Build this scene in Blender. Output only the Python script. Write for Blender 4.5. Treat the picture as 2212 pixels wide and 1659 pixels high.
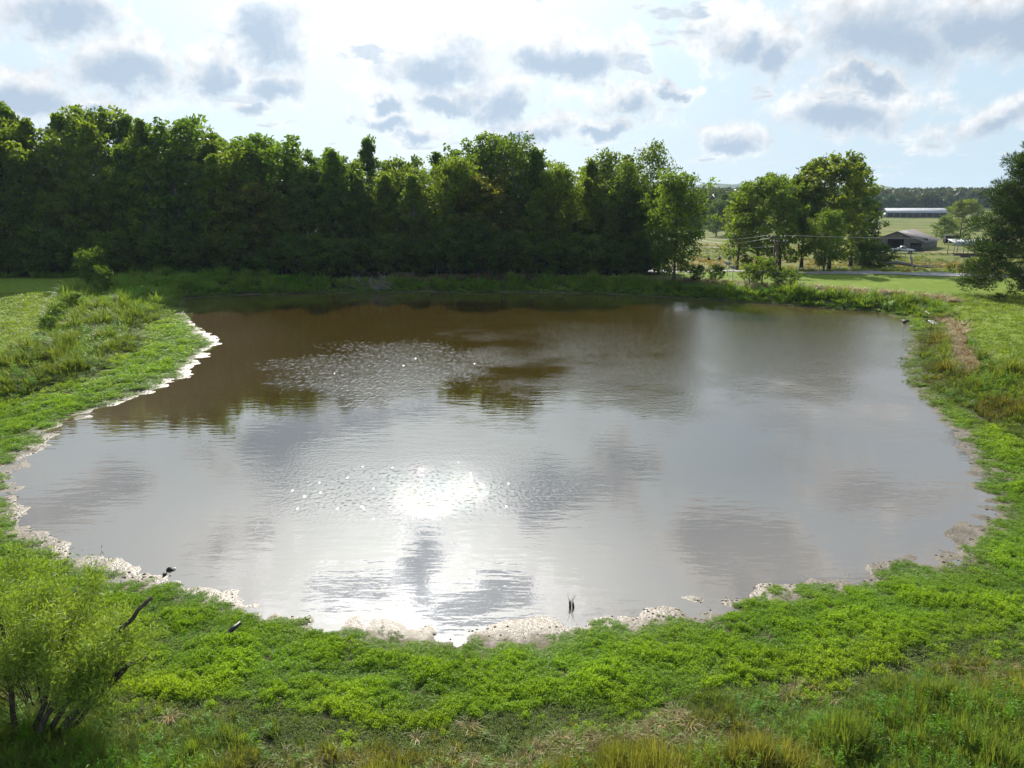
import bpy, bmesh, math, random
import numpy as np
from mathutils import Vector, Matrix

for o in list(bpy.data.objects):
    bpy.data.objects.remove(o)
S = bpy.context.scene
C = S.collection
R = math.radians
rng = np.random.default_rng(7)

# ------------------------------------------------------------------ camera
CAM_H, PITCH = 11.0, R(13.8)
cam_d = bpy.data.cameras.new('camera')
cam_d.sensor_width = 36.0
cam_d.lens = 36.0 * 735.0 / 1024.0
cam_d.clip_start, cam_d.clip_end = 0.1, 20000
cam = bpy.data.objects.new('camera', cam_d)
cam.location = (0, 0, CAM_H)
cam.rotation_euler = (math.pi / 2 - PITCH, 0, 0)
C.objects.link(cam)
S.camera = cam
FPX, CX, CY = 735.0 * 2212 / 1024, 1106.0, 829.5


def ray(px, py):
    """direction of a point of the photograph (2212 x 1659 frame)"""
    a, b = (px - CX) / FPX, -(py - CY) / FPX
    d = Vector((a, math.cos(PITCH) + b * math.sin(PITCH), -math.sin(PITCH) + b * math.cos(PITCH)))
    return d.normalized()


def onground(px, py, z=0.0):
    d = ray(px, py)
    t = (z - CAM_H) / d.z
    return d.x * t, d.y * t


def atdist(px, py, Y):
    d = ray(px, py)
    t = Y / d.y
    return d.x * t, Y, CAM_H + d.z * t


# ------------------------------------------------------------------ light, sky
SUN_EL, SUN_AZ = R(33.0), R(-8.5)
sun_dir = Vector((math.sin(SUN_AZ) * math.cos(SUN_EL), math.cos(SUN_AZ) * math.cos(SUN_EL), math.sin(SUN_EL)))
sl = bpy.data.lights.new('sun', 'SUN')
sl.energy, sl.angle, sl.color = 4.6, R(0.53), (1.0, 0.93, 0.82)
so = bpy.data.objects.new('sun', sl)
so.rotation_euler = (-sun_dir).to_track_quat('-Z', 'Y').to_euler()
so.location = (0, 0, 60)
C.objects.link(so)

S.view_settings.view_transform = 'Standard'
S.view_settings.look = 'None'
S.view_settings.gamma = 1
S.view_settings.exposure = 1.03
S.cycles.max_bounces = 6
S.cycles.diffuse_bounces = 2
S.cycles.glossy_bounces = 3
S.cycles.transmission_bounces = 3
S.cycles.transparent_max_bounces = 6
S.cycles.volume_bounces = 0
S.cycles.sample_clamp_indirect = 8.0
S.cycles.caustics_reflective = False
S.cycles.caustics_refractive = False
S.cycles.use_denoising = True


class NT:
    """small node-tree helper"""
    def __init__(s, tree):
        s.t = tree
        s.n, s.l = tree.nodes, tree.links

    def new(s, typ, **kw):
        nd = s.n.new(typ)
        for k, v in kw.items():
            setattr(nd, k, v)
        return nd

    def put(s, sock, v):
        if isinstance(v, bpy.types.NodeSocket):
            s.l.new(v, sock)
        elif v is not None:
            if isinstance(v, (tuple, list)) and len(v) == 3 and sock.type == 'RGBA':
                v = (*v, 1)
            sock.default_value = v

    def math(s, op, a, b=None, c=None, clamp=False):
        nd = s.new('ShaderNodeMath', operation=op, use_clamp=clamp)
        for i, v in enumerate((a, b, c)):
            if v is not None:
                s.put(nd.inputs[i], v)
        return nd.outputs[0]

    def vmath(s, op, a, b=None):
        nd = s.new('ShaderNodeVectorMath', operation=op)
        s.put(nd.inputs[0], a)
        if b is not None:
            s.put(nd.inputs['Scale' if op == 'SCALE' else 1], b)
        return nd.outputs['Value' if op in ('LENGTH', 'DOT_PRODUCT', 'DISTANCE') else 0]

    def noise(s, vec, scale, detail=4, rough=0.55, dist=0.0):
        nd = s.new('ShaderNodeTexNoise')
        if vec is not None:
            s.put(nd.inputs['Vector'], vec)
        nd.inputs['Scale'].default_value = scale
        nd.inputs['Detail'].default_value = detail
        nd.inputs['Roughness'].default_value = rough
        nd.inputs['Distortion'].default_value = dist
        return nd

    def remap(s, v, a, b, c=0.0, d=1.0, smooth=True):
        nd = s.new('ShaderNodeMapRange', interpolation_type='SMOOTHSTEP' if smooth else 'LINEAR')
        s.put(nd.inputs[0], v)
        for i, q in enumerate((a, b, c, d)):
            s.put(nd.inputs[i + 1], q)
        return nd.outputs[0]

    def mix(s, f, a, b, mode='MIX'):
        nd = s.new('ShaderNodeMix', data_type='RGBA', blend_type=mode)
        s.put(nd.inputs[0], f)
        s.put(nd.inputs[6], a)
        s.put(nd.inputs[7], b)
        return nd.outputs[2]

    def attr(s, name, typ='GEOMETRY'):
        return s.new('ShaderNodeAttribute', attribute_name=name, attribute_type=typ)

    def xyz(s, x, y, z=0.0):
        nd = s.new('ShaderNodeCombineXYZ')
        for i, v in enumerate((x, y, z)):
            s.put(nd.inputs[i], v)
        return nd.outputs[0]


world = bpy.data.worlds.new('World')
S.world = world
world.use_nodes = True
W = NT(world.node_tree)
W.n.clear()
tc = W.new('ShaderNodeTexCoord')
D = tc.outputs['Generated']
sky = W.new('ShaderNodeTexSky', sky_type='NISHITA', sun_disc=False, sun_elevation=SUN_EL,
            sun_rotation=SUN_AZ, altitude=200, air_density=1.0, dust_density=2.2, ozone_density=1.0)
sp = W.new('ShaderNodeSeparateXYZ')
W.put(sp.inputs[0], D)
az = W.math('ARCTAN2', sp.outputs[0], sp.outputs[1])
el = W.math('ARCSINE', sp.outputs[2])
# ragged edges: the cloud coordinates are stirred with two sizes of turbulence
t1 = W.noise(D, 6.5, 6, 0.62)
t2 = W.noise(W.vmath('ADD', D, (3.1, 1.7, 5.3)), 6.5, 6, 0.62)
dx = W.math('MULTIPLY', W.math('SUBTRACT', t1.outputs[0], 0.5), 0.26)
dy = W.math('MULTIPLY', W.math('SUBTRACT', t2.outputs[0], 0.5), 0.13)
caz, cel = W.math('ADD', az, dx), W.math('ADD', el, dy)
cpos = W.xyz(caz, cel, 0.0)
BLOBS = [(75, 38, 130, 62), (255, 180, 135, 62), (428, 168, 70, 62), (600, 95, 145, 82), (600, 196, 105, 44),
         (985, 138, 135, 60), (1005, 205, 95, 34), (868, 208, 62, 26), (1248, 132, 118, 50), (1118, 216, 112, 56),
         (872, 252, 78, 26), (962, 278, 66, 26), (1170, 280, 92, 34), (1285, 296, 66, 26), (1338, 242, 84, 42),
         (1595, 92, 105, 46), (1690, 100, 80, 52), (1925, 98, 165, 86), (2090, 70, 110, 60), (2190, 80, 90, 70),
         (1840, 268, 130, 46), (1575, 308, 115, 36), (2130, 300, 115, 34), (1450, 196, 46, 22), (1860, 195, 70, 26),
         (30, 200, 90, 40), (540, 245, 80, 22), (180, 245, 80, 20)]
field = halo = None
for (bx, by, rx, ry) in BLOBS:
    d = ray(bx, by)
    c = (math.atan2(d.x, d.y), math.asin(d.z), 0)
    v = W.vmath('MULTIPLY', W.vmath('SUBTRACT', cpos, c), (FPX / rx * 1.12, FPX / ry * 1.12, 0))
    f = W.math('SUBTRACT', 1.0, W.vmath('LENGTH', v))
    v2 = W.vmath('MULTIPLY', W.vmath('SUBTRACT', v, (0, 0.42, 0)), (0.60, 0.52, 0))      # sunlit heads above the shaded bases
    f2 = W.math('SUBTRACT', 1.0, W.vmath('LENGTH', v2))
    field = f if field is None else W.math('MAXIMUM', field, f)
    halo = f2 if halo is None else W.math('MAXIMUM', halo, f2)
# the same broken cumulus goes on over the rest of the sky, on a flat cloud deck
den = W.math('ADD', W.math('MAXIMUM', sp.outputs[2], 0.0), 0.14)
deck = W.xyz(W.math('DIVIDE', sp.outputs[0], den), W.math('DIVIDE', sp.outputs[1], den), 0.37)
g1 = W.noise(deck, 2.7, 6, 0.58, 0.25)
deckf = W.remap(g1.outputs[0], 0.44, 0.64, -0.40, 0.95, smooth=False)
deckf = W.math('SUBTRACT', deckf, W.remap(el, 0.20, 0.30, 0.55, 0.0))
field = W.math('MAXIMUM', field, deckf)
halo = W.math('MAXIMUM', halo, W.math('ADD', W.math('MULTIPLY', deckf, 0.8), 0.28))
bil = W.noise(D, 24.0, 7, 0.66)
bil2 = W.noise(D, 60.0, 5, 0.6)
bb = W.math('SUBTRACT', bil.outputs[0], 0.5)
field = W.math('ADD', field, W.math('MULTIPLY', bb, 1.0))
halo = W.math('ADD', halo, W.math('MULTIPLY', bb, 1.5))
alpha = W.remap(halo, 0.16, 0.62)
core = W.remap(field, -0.02, 0.80)
cosang = W.math('MAXIMUM', W.vmath('DOT_PRODUCT', D, tuple(sun_dir)), 0.0)
fwd = W.math('POWER', cosang, 7.0)                 # broad forward scattering
aur = W.math('POWER', cosang, 55.0)                # bright aureole round the sun
puff = W.math('ADD', 0.93, W.math('MULTIPLY', W.math('ADD', bb, W.math('MULTIPLY', W.math('SUBTRACT', bil2.outputs[0], 0.5), 0.6)), 1.0))
white = W.vmath('SCALE', (3.60, 3.66, 3.74), W.math('MULTIPLY', puff, W.math('ADD', 0.86, W.math('ADD', W.math('MULTIPLY', fwd, 0.22), W.math('MULTIPLY', aur, 4.6)))))
grey = W.vmath('SCALE', (1.62, 2.00, 2.46), W.math('ADD', 0.92, W.math('ADD', W.math('MULTIPLY', fwd, 0.25), W.math('MULTIPLY', aur, 0.9))))
ccol = W.mix(core, white, grey)
# humid pale summer sky, whiter towards the sun
veil = W.remap(el, 0.0, 0.70, 0.90, 0.55)
veilc = W.vmath('SCALE', W.mix(W.remap(fwd, 0.15, 0.75), (2.08, 2.74, 3.30), (2.25, 3.14, 3.62)), W.math('ADD', W.math('ADD', 0.88, W.math('MULTIPLY', fwd, 0.12)), W.math('MULTIPLY', aur, 1.9)))
skyc = W.mix(veil, W.vmath('SCALE', sky.outputs[0], 0.55), veilc)
final = W.mix(W.math('MULTIPLY', alpha, 0.96), skyc, ccol)
bg = W.new('ShaderNodeBackground')
W.put(bg.inputs[0], final)
bg.inputs[1].default_value = 0.145
world.cycles.sampling_method = 'MANUAL'
world.cycles.sample_map_resolution = 512
wo = W.new('ShaderNodeOutputWorld')
W.l.new(bg.outputs[0], wo.inputs[0])

# ------------------------------------------------------------------ helpers
def tag(o, label=None, cat=None, group=None, kind=None):
    for k, v in (('label', label), ('category', cat), ('group', group), ('kind', kind)):
        if v:
            o[k] = v
    return o


def link(name, data, mat=None, parent=None):
    o = bpy.data.objects.new(name, data)
    C.objects.link(o)
    if mat is not None and data is not None and not data.materials:
        data.materials.append(mat)
    o.parent = parent
    return o


def empty(name, loc, rz=0.0, sc=1.0):
    o = bpy.data.objects.new(name, None)
    o.empty_display_size = 0.3
    C.objects.link(o)
    o.location, o.rotation_euler, o.scale = loc, (0, 0, rz), (sc, sc, sc) if np.isscalar(sc) else sc
    return o


def fast_mesh(name, V, F, attrs=None, smooth=False):
    """V (n,3); F (m,k) of equal-sized faces"""
    V, F = np.asarray(V, np.float32), np.asarray(F, np.int32)
    m = bpy.data.meshes.new(name)
    k = F.shape[1]
    m.vertices.add(len(V))
    m.vertices.foreach_set('co', V.ravel())
    m.loops.add(F.size)
    m.loops.foreach_set('vertex_index', F.ravel())
    m.polygons.add(len(F))
    m.polygons.foreach_set('loop_start', np.arange(0, F.size, k, dtype=np.int32))
    if smooth:
        m.polygons.foreach_set('use_smooth', np.ones(len(F), bool))
    for n, a in (attrs or {}).items():
        at = m.attributes.new(n, 'FLOAT', 'POINT')
        at.data.foreach_set('value', np.asarray(a, np.float32))
    m.update(calc_edges=True)
    return m


class MB:
    """collects quads of boxes, bars and tubes"""
    def __init__(s):
        s.v, s.f, s.k = [], [], 0

    def add(s, V, F):
        s.v.append(np.asarray(V, float).reshape(-1, 3))
        s.f.append(np.asarray(F, int).reshape(-1, 4) + s.k)
        s.k += len(s.v[-1])
        return s

    def box(s, x0, x1, y0, y1, z0, z1):
        V = [(x, y, z) for z in (z0, z1) for y in (y0, y1) for x in (x0, x1)]
        return s.add(V, [(0, 2, 3, 1), (4, 5, 7, 6), (0, 1, 5, 4), (2, 6, 7, 3), (0, 4, 6, 2), (1, 3, 7, 5)])

    def hexa(s, P):
        """eight corners, bottom ring then top ring, both counter-clockwise"""
        return s.add(P, [(3, 2, 1, 0), (4, 5, 6, 7), (0, 1, 5, 4), (1, 2, 6, 5), (2, 3, 7, 6), (3, 0, 4, 7)])

    def tube(s, P, rad, n=6, cap=True):
        P = np.asarray(P, float)
        rad = np.broadcast_to(np.asarray(rad, float), (len(P),))
        T = np.gradient(P, axis=0)
        T /= np.linalg.norm(T, axis=1, keepdims=True) + 1e-9
        ref = np.array([0.31, 0.17, 0.93]) if abs(T[0][2]) < 0.8 else np.array([0.93, 0.2, 0.1])
        V = []
        for p, t, r in zip(P, T, rad):
            u = np.cross(t, ref)
            u /= np.linalg.norm(u) + 1e-9
            w = np.cross(t, u)
            a = np.arange(n) * 2 * math.pi / n
            V.append(p + r * (np.cos(a)[:, None] * u + np.sin(a)[:, None] * w))
        V = np.concatenate(V)
        F = [(i * n + j, i * n + (j + 1) % n, (i + 1) * n + (j + 1) % n, (i + 1) * n + j)
             for i in range(len(P) - 1) for j in range(n)]
        if cap and n % 2 == 0:
            for b in (0, (len(P) - 1) * n):
                F += [(b, b + j, b + j + 1, b + (j + 2) % n) for j in range(1, n - 2, 2)] if n > 4 else [(b, b + 1, b + 2, b + 3)]
        return s.add(V, F)

    def mesh(s, name, smooth=False):
        return fast_mesh(name, np.concatenate(s.v), np.concatenate(s.f), smooth=smooth)

    def build(s, name, mat, parent=None, smooth=False):
        return link(name, s.mesh(name, smooth), mat, parent)


# value noise on a table, for terrain and scattering
_tab = np.random.default_rng(3).random((256, 256))


def vnoise(x, y):
    xi, yi = np.floor(x).astype(int), np.floor(y).astype(int)
    fx, fy = x - xi, y - yi
    fx, fy = fx * fx * (3 - 2 * fx), fy * fy * (3 - 2 * fy)
    a, b = _tab[xi & 255, yi & 255], _tab[(xi + 1) & 255, yi & 255]
    c, d = _tab[xi & 255, (yi + 1) & 255], _tab[(xi + 1) & 255, (yi + 1) & 255]
    return (a * (1 - fx) + b * fx) * (1 - fy) + (c * (1 - fx) + d * fx) * fy


def fbm(x, y, oct=4):
    s, a, t = 0, 0.5, 0
    for i in range(oct):
        s = s + a * vnoise(x * 2 ** i + 17.3 * i, y * 2 ** i + 9.1 * i)
        t += a
        a *= 0.5
    return s / t


def sstep(x, a, b):
    t = np.clip((x - a) / (b - a), 0, 1)
    return t * t * (3 - 2 * t)


# ------------------------------------------------------------------ materials
def newmat(name):
    m = bpy.data.materials.new(name)
    m.use_nodes = True
    t = NT(m.node_tree)
    t.n.clear()
    out = t.new('ShaderNodeOutputMaterial')
    return m, t, out


def principled(t, col, rough=0.6, spec=0.5, metal=0.0, normal=None):
    b = t.new('ShaderNodeBsdfPrincipled')
    t.put(b.inputs['Base Color'], col)
    t.put(b.inputs['Roughness'], rough)
    t.put(b.inputs['Specular IOR Level'], spec)
    t.put(b.inputs['Metallic'], metal)
    if normal is not None:
        t.put(b.inputs['Normal'], normal)
    return b


def simple(name, c1, c2=None, scale=4.0, rough=0.6, spec=0.4, metal=0.0, bump=0.0, stretch=(1, 1, 1)):
    m, t, out = newmat(name)
    co = t.new('ShaderNodeTexCoord').outputs['Object']
    v = t.vmath('MULTIPLY', co, stretch)
    nz = t.noise(v, scale, 5, 0.6)
    col = t.mix(t.remap(nz.outputs[0], 0.35, 0.65), c1, c2 or c1)
    nrm = None
    if bump:
        bn = t.new('ShaderNodeBump')
        bn.inputs['Strength'].default_value = bump
        bn.inputs['Distance'].default_value = 0.05
        t.put(bn.inputs['Height'], nz.outputs[0])
        nrm = bn.outputs[0]
    b = principled(t, col, rough, spec, metal, nrm)
    t.l.new(b.outputs[0], out.inputs[0])
    return m


def leafmat(name, dark, light, trans=0.45, tcol=(1.25, 1.15, 0.5), rough=0.55, spec=0.25, inst=False, dif=1.0):
    """leaf shader: every leaf carries its own 'tint'; a tree's colour comes from its object colour"""
    m, t, out = newmat(name)
    tint = t.attr('tint').outputs['Fac']
    if inst:
        it = t.attr('shade', 'INSTANCER')
        col = t.mix(t.math('MULTIPLY', t.math('ADD', tint, it.outputs['Fac']), 0.5), dark, light)
        col = t.mix(1.0, col, t.attr('hue', 'INSTANCER').outputs['Color'], 'MULTIPLY')
    else:
        col = t.mix(tint, dark, light)
        oi = t.new('ShaderNodeObjectInfo')
        col = t.mix(1.0, col, oi.outputs['Color'], 'MULTIPLY')
    b = principled(t, t.vmath('SCALE', col, dif), rough, spec)
    tr = t.new('ShaderNodeBsdfTranslucent')
    t.put(tr.inputs[0], t.mix(1.0, col, tcol, 'MULTIPLY'))
    mx = t.new('ShaderNodeMixShader')
    mx.inputs[0].default_value = trans
    t.l.new(b.outputs[0], mx.inputs[1])
    t.l.new(tr.outputs[0], mx.inputs[2])
    t.l.new(mx.outputs[0], out.inputs[0])
    return m


M = {}
M['bark'] = simple('bark', (0.045, 0.035, 0.026), (0.10, 0.085, 0.068), 9, 0.9, 0.1, bump=0.6, stretch=(1, 1, 0.25))
M['palebark'] = simple('pale_bark', (0.16, 0.145, 0.125), (0.30, 0.28, 0.25), 9, 0.85, 0.15, bump=0.4, stretch=(1, 1, 0.3))
M['deadwood'] = simple('dead_wood', (0.10, 0.09, 0.08), (0.24, 0.22, 0.20), 7, 0.85, 0.15, bump=0.5)
M['wetwood'] = simple('wet_wood', (0.010, 0.009, 0.008), (0.028, 0.024, 0.020), 10, 0.45, 0.5, bump=0.5)
M['leaf'] = leafmat('broad_leaf', (0.060, 0.112, 0.020), (0.165, 0.230, 0.042), 0.56, (1.35, 1.28, 0.40), spec=0.12, dif=0.86)
M['needle'] = leafmat('pine_needle', (0.022, 0.050, 0.014), (0.066, 0.115, 0.026), 0.30, spec=0.08, dif=0.7)
M['willow'] = leafmat('willow_leaf', (0.110, 0.195, 0.030), (0.260, 0.360, 0.062), 0.52)
M['weed'] = leafmat('weed_leaf', (0.088, 0.205, 0.016), (0.225, 0.370, 0.036), 0.52, inst=True)
M['grass'] = leafmat('grass_blade', (0.098, 0.130, 0.030), (0.270, 0.280, 0.082), 0.50, inst=True)
M['low'] = leafmat('low_leaf', (0.085, 0.135, 0.046), (0.220, 0.285, 0.110), 0.40, spec=0.1, rough=0.8, inst=True)
M['straw'] = leafmat('straw_blade', (0.26, 0.20, 0.105), (0.46, 0.38, 0.22), 0.35, tcol=(1.1, 1.0, 0.8), inst=True)

# ------------------------------------------------------------------ pond outline and terrain
SHORE = [(400, 648), (394, 668), (410, 690), (440, 715), (472, 737), (455, 757), (415, 790), (400, 812), (340, 840),
         (270, 865), (200, 893), (130, 920), (103, 955), (62, 985), (40, 1015), (36, 1060), (50, 1100), (85, 1140),
         (130, 1175), (170, 1195), (225, 1210), (300, 1232), (360, 1245), (430, 1265), (500, 1285), (560, 1300),
         (610, 1312), (660, 1325), (740, 1335), (850, 1342), (920, 1350), (1000, 1347), (1100, 1347), (1190, 1342),
         (1280, 1335), (1400, 1315), (1530, 1292), (1640, 1268), (1750, 1250), (1850, 1235), (1930, 1215),
         (2010, 1197), (2065, 1168), (2112, 1120), (2130, 1085), (2112, 1030), (2080, 970), (2040, 910), (1992, 860),
         (1966, 818), (1955, 790), (1965, 750), (1970, 720), (1945, 690), (1900, 676), (1800, 667), (1650, 656),
         (1500, 646), (1300, 636), (1100, 632), (900, 632), (700, 633), (550, 637), (450, 642)]
P0 = np.array([onground(*p) for p in SHORE])


def catmull(P, k):
    out = []
    n = len(P)
    for i in range(n):
        a, b, c, d = P[i - 1], P[i], P[(i + 1) % n], P[(i + 2) % n]
        for j in range(k):
            t = j / k
            out.append(0.5 * (2 * b + (c - a) * t + (2 * a - 5 * b + 4 * c - d) * t * t + (3 * b - a - 3 * c + d) * t ** 3))
    return np.array(out)


POLY = catmull(P0, 4)


def sdist_exact(x, y):
    d2 = np.full(x.shape, 1e9)
    inside = np.zeros(x.shape, bool)
    n = len(POLY)
    for i in range(n):
        ax, ay = POLY[i]
        bx, by = POLY[(i + 1) % n]
        ex, ey = bx - ax, by - ay
        t = np.clip(((x - ax) * ex + (y - ay) * ey) / (ex * ex + ey * ey + 1e-12), 0, 1)
        d2 = np.minimum(d2, (x - ax - t * ex) ** 2 + (y - ay - t * ey) ** 2)
        cond = (ay > y) != (by > y)
        xi = ax + (y - ay) * ex / (ey if abs(ey) > 1e-9 else 1e-9)
        inside ^= cond & (x < xi)
    return np.where(inside, -1, 1) * np.sqrt(d2)


GX0, GX1, GY0, GY1, GS = -95.0, 95.0, 0.0, 135.0, 0.35
_gx, _gy = np.arange(GX0, GX1 + GS, GS), np.arange(GY0, GY1 + GS, GS)
_SD = sdist_exact(*np.meshgrid(_gx, _gy, indexing='ij'))


def sdist(x, y):
    u = np.clip((np.asarray(x, float) - GX0) / GS, 0, len(_gx) - 1.001)
    v = np.clip((np.asarray(y, float) - GY0) / GS, 0, len(_gy) - 1.001)
    i, j = u.astype(int), v.astype(int)
    a, b = u - i, v - j
    return (_SD[i, j] * (1 - a) + _SD[i + 1, j] * a) * (1 - b) + (_SD[i, j + 1] * (1 - a) + _SD[i + 1, j + 1] * a) * b


FARY = [0, 100, 118, 150, 205, 300, 420, 560, 640, 800, 1100, 20000]
FARZ = [1.6, 1.5, 0.3, -0.9, -1.5, -1.4, -0.8, 1.4, 4.0, 8.5, 14, 14]


def weed_lim_r(y):
    return np.interp(y, [14, 22, 27, 34, 42, 60], [4.9, 4.6, 3.6, 2.0, 0.9, 0.6])


def tall_lim_r(y):
    return np.interp(y, [22, 30, 36, 42, 50, 60], [10.0, 7.0, 4.8, 3.4, 2.9, 2.6])


def lawn_mask(x, y, sd):
    r = sstep(sd, tall_lim_r(y) + 0.8, tall_lim_r(y) + 1.5) * sstep(x, 20, 23) * sstep(y, 30, 35) * (1 - sstep(y, 112, 118))
    l = sstep(-x, 24, 27) * sstep(sd, 10.5, 12.5) * sstep(y, 38, 44) * (1 - sstep(y, 95.5, 97.5))
    f = sstep(sd, 6.0, 7.0) * sstep(y, 78, 82) * sstep(x, -25, -18) * (1 - sstep(y, 112, 118))
    return np.clip(r + l + f, 0, 1)


def straw_mask(x, y, sd):
    a = sstep(sd, tall_lim_r(y) - 0.5, tall_lim_r(y)) * (1 - sstep(sd, tall_lim_r(y) + 0.7, tall_lim_r(y) + 1.3)) * sstep(x, 20, 23) * sstep(y, 42, 46) * (1 - sstep(y, 64, 70))
    b = 0.8 * sstep(sd, 4.2, 4.8) * (1 - sstep(sd, 6.0, 6.6)) * sstep(y, 70, 76) * sstep(x, -20, -12)
    return np.clip(a + b, 0, 1)


def height(x, y):
    x, y = np.asarray(x, float), np.asarray(y, float)
    sd = sdist(x, y)
    wf = sstep(y, 58, 78)
    wr = sstep(x, 14, 30) * (1 - wf)
    gen = np.interp(sd, [0, 1.2, 4.5, 8, 14, 30], [0, 0.05, 0.26, 0.75, 1.25, 1.6])
    far = np.interp(sd, [0, 0.7, 2, 5.5, 8, 30], [0, 0.05, 0.40, 1.45, 1.6, 1.6])
    rgt = np.interp(sd, [0, 0.9, 2.2, 4.6, 9, 40], [0, 0.06, 0.30, 1.2, 1.6, 1.9])
    out = gen * (1 - wf - wr) + far * wf + rgt * wr
    # beyond the dam the land falls to the farmyard and rises again
    w = sstep(y, 96, 118) * sstep(sd, 6, 16)
    out = out * (1 - w) + (np.interp(y, FARY, FARZ)) * w
    out = out + sstep(sd, 3, 12) * (fbm(x * 0.12, y * 0.12, 3) - 0.5) * 0.5
    inn = np.maximum(sd * 0.07, -1.4)
    z = np.where(sd > 0, out, inn)
    near = np.exp(-((sd - 0.5) / 2.2) ** 2)
    lump = (fbm(x * 1.2, y * 1.2, 3) - 0.5) * 0.13 + (vnoise(x * 5, y * 5) - 0.5) * 0.012
    lump = lump * (1 - 0.75 * wf) * (1 - 0.4 * wr)
    z = z + near * lump + sstep(sd, 1.5, 4) * (fbm(x * 0.8, y * 0.8, 3) - 0.5) * 0.18
    return z


def gz(x, y):
    return float(height(np.array([x]), np.array([y]))[0])


def axis(spans):
    out = [spans[0][0]]
    for (a, b, s0, s1) in spans:
        p = a
        while p < b - 1e-6:
            t = (p - a) / (b - a)
            p = min(b, p + s0 * (s1 / s0) ** t)
            out.append(p)
    return np.array(out)


xr = axis([(0, 15, 0.14, 0.14), (15, 60, 0.14, 0.6), (60, 130, 0.6, 6), (130, 6000, 6, 700)])
xs = np.concatenate([-xr[::-1], xr[1:]])
ys = axis([(-40, 7, 6, 1.0), (7, 26, 0.14, 0.14), (26, 110, 0.14, 0.6), (110, 260, 0.6, 8), (260, 8000, 8, 700)])
XX, YY = np.meshgrid(xs, ys, indexing='ij')
ZZ = height(XX, YY)
nx, ny = XX.shape
idx = np.arange(nx * ny).reshape(nx, ny)
F = np.stack([idx[:-1, :-1], idx[1:, :-1], idx[1:, 1:], idx[:-1, 1:]], -1).reshape(-1, 4)
sdv = sdist(XX, YY).ravel()
xf, yf = XX.ravel(), YY.ravel()
# mown grass: the field beyond the tall grass at the left, the crest of the dam and the lawn at the right
lawn = lawn_mask(xf, yf, sdv)
STRAWZ = straw_mask(xf, yf, sdv)
farf = sstep(yf, 118, 150)
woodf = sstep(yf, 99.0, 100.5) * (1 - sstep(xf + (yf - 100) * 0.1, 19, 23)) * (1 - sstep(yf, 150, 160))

gm, t, out = newmat('ground')
pos = t.new('ShaderNodeNewGeometry').outputs['Position']
sd_a = t.attr('sd').outputs['Fac']
lawn_a = t.attr('lawn').outputs['Fac']
straw_a = t.attr('straw').outputs['Fac']
far_a = t.attr('far').outputs['Fac']
n_big, n_mid, n_fine = t.noise(pos, 0.25, 4), t.noise(pos, 1.6, 5, 0.6), t.noise(pos, 9.0, 5, 0.65)
n_field = t.noise(pos, 0.035, 4)
mud = t.mix(t.remap(n_mid.outputs[0], 0.3, 0.7), (0.080, 0.064, 0.045), (0.155, 0.130, 0.098))
mud = t.mix(t.math('MULTIPLY', t.remap(n_fine.outputs[0], 0.56, 0.80), t.remap(sd_a, 0.5, 1.4)), mud, (0.060, 0.048, 0.032))
moss = t.mix(n_fine.outputs[0], (0.050, 0.075, 0.016), (0.095, 0.125, 0.030))
mossm = t.math('MULTIPLY', t.remap(t.math('ADD', n_mid.outputs[0], t.math('MULTIPLY', n_fine.outputs[0], 0.4)), 0.62, 0.80), t.remap(sd_a, 0.3, 1.6))
mud = t.mix(mossm, mud, moss)
soil = t.mix(n_fine.outputs[0], (0.028, 0.032, 0.014), (0.075, 0.070, 0.035))
low = t.mix(t.remap(t.math('ADD', sd_a, t.math('MULTIPLY', t.math('SUBTRACT', n_mid.outputs[0], 0.5), 2.5)), 1.3, 2.8), mud, soil)
meadow = t.mix(n_mid.outputs[0], (0.070, 0.090, 0.020), (0.120, 0.125, 0.035))
low = t.mix(t.remap(sd_a, 7.0, 9.0), low, meadow)
sxyz = t.new('ShaderNodeSeparateXYZ')
t.put(sxyz.inputs[0], pos)
# mower lanes on the lawn
lane = t.math('SINE', t.math('ADD', t.math('MULTIPLY', t.math('ADD', sxyz.outputs[0], t.math('MULTIPLY', sxyz.outputs[1], 0.28)), 3.4), t.math('MULTIPLY', n_big.outputs[0], 5.0)))
lawnc = t.mix(t.remap(n_mid.outputs[0], 0.3, 0.7), (0.098, 0.165, 0.018), (0.160, 0.220, 0.028))
lawnc = t.mix(t.math('MULTIPLY', t.remap(lane, 0.35, 1.0), 0.25), lawnc, (0.145, 0.150, 0.040))
lawnc = t.mix(t.remap(n_fine.outputs[0], 0.48, 0.75), lawnc, (0.080, 0.115, 0.014))
lawnc = t.mix(t.math('MULTIPLY', t.remap(n_big.outputs[0], 0.55, 0.75), 0.3), lawnc, (0.190, 0.190, 0.060))
g = t.mix(lawn_a, low, lawnc)
strawc = t.mix(n_mid.outputs[0], (0.20, 0.155, 0.085), (0.33, 0.27, 0.16))
strawc = t.mix(t.remap(n_fine.outputs[0], 0.5, 0.7), strawc, (0.11, 0.085, 0.045))
g = t.mix(t.math('MULTIPLY', straw_a, t.remap(n_mid.outputs[0], 0.42, 0.62, 0.05, 0.85)), g, strawc)
pasture = t.mix(t.remap(n_field.outputs[0], 0.4, 0.6), (0.070, 0.105, 0.018), (0.135, 0.145, 0.038))
pasture = t.mix(t.remap(n_big.outputs[0], 0.5, 0.7), pasture, (0.150, 0.130, 0.055))
g = t.mix(far_a, g, pasture)
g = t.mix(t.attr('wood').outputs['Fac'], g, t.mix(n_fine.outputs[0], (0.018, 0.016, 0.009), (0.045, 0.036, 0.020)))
wet = t.remap(t.math('ADD', sd_a, t.math('MULTIPLY', t.math('SUBTRACT', n_mid.outputs[0], 0.5), 2.2)), 0.15, 1.5)
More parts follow.
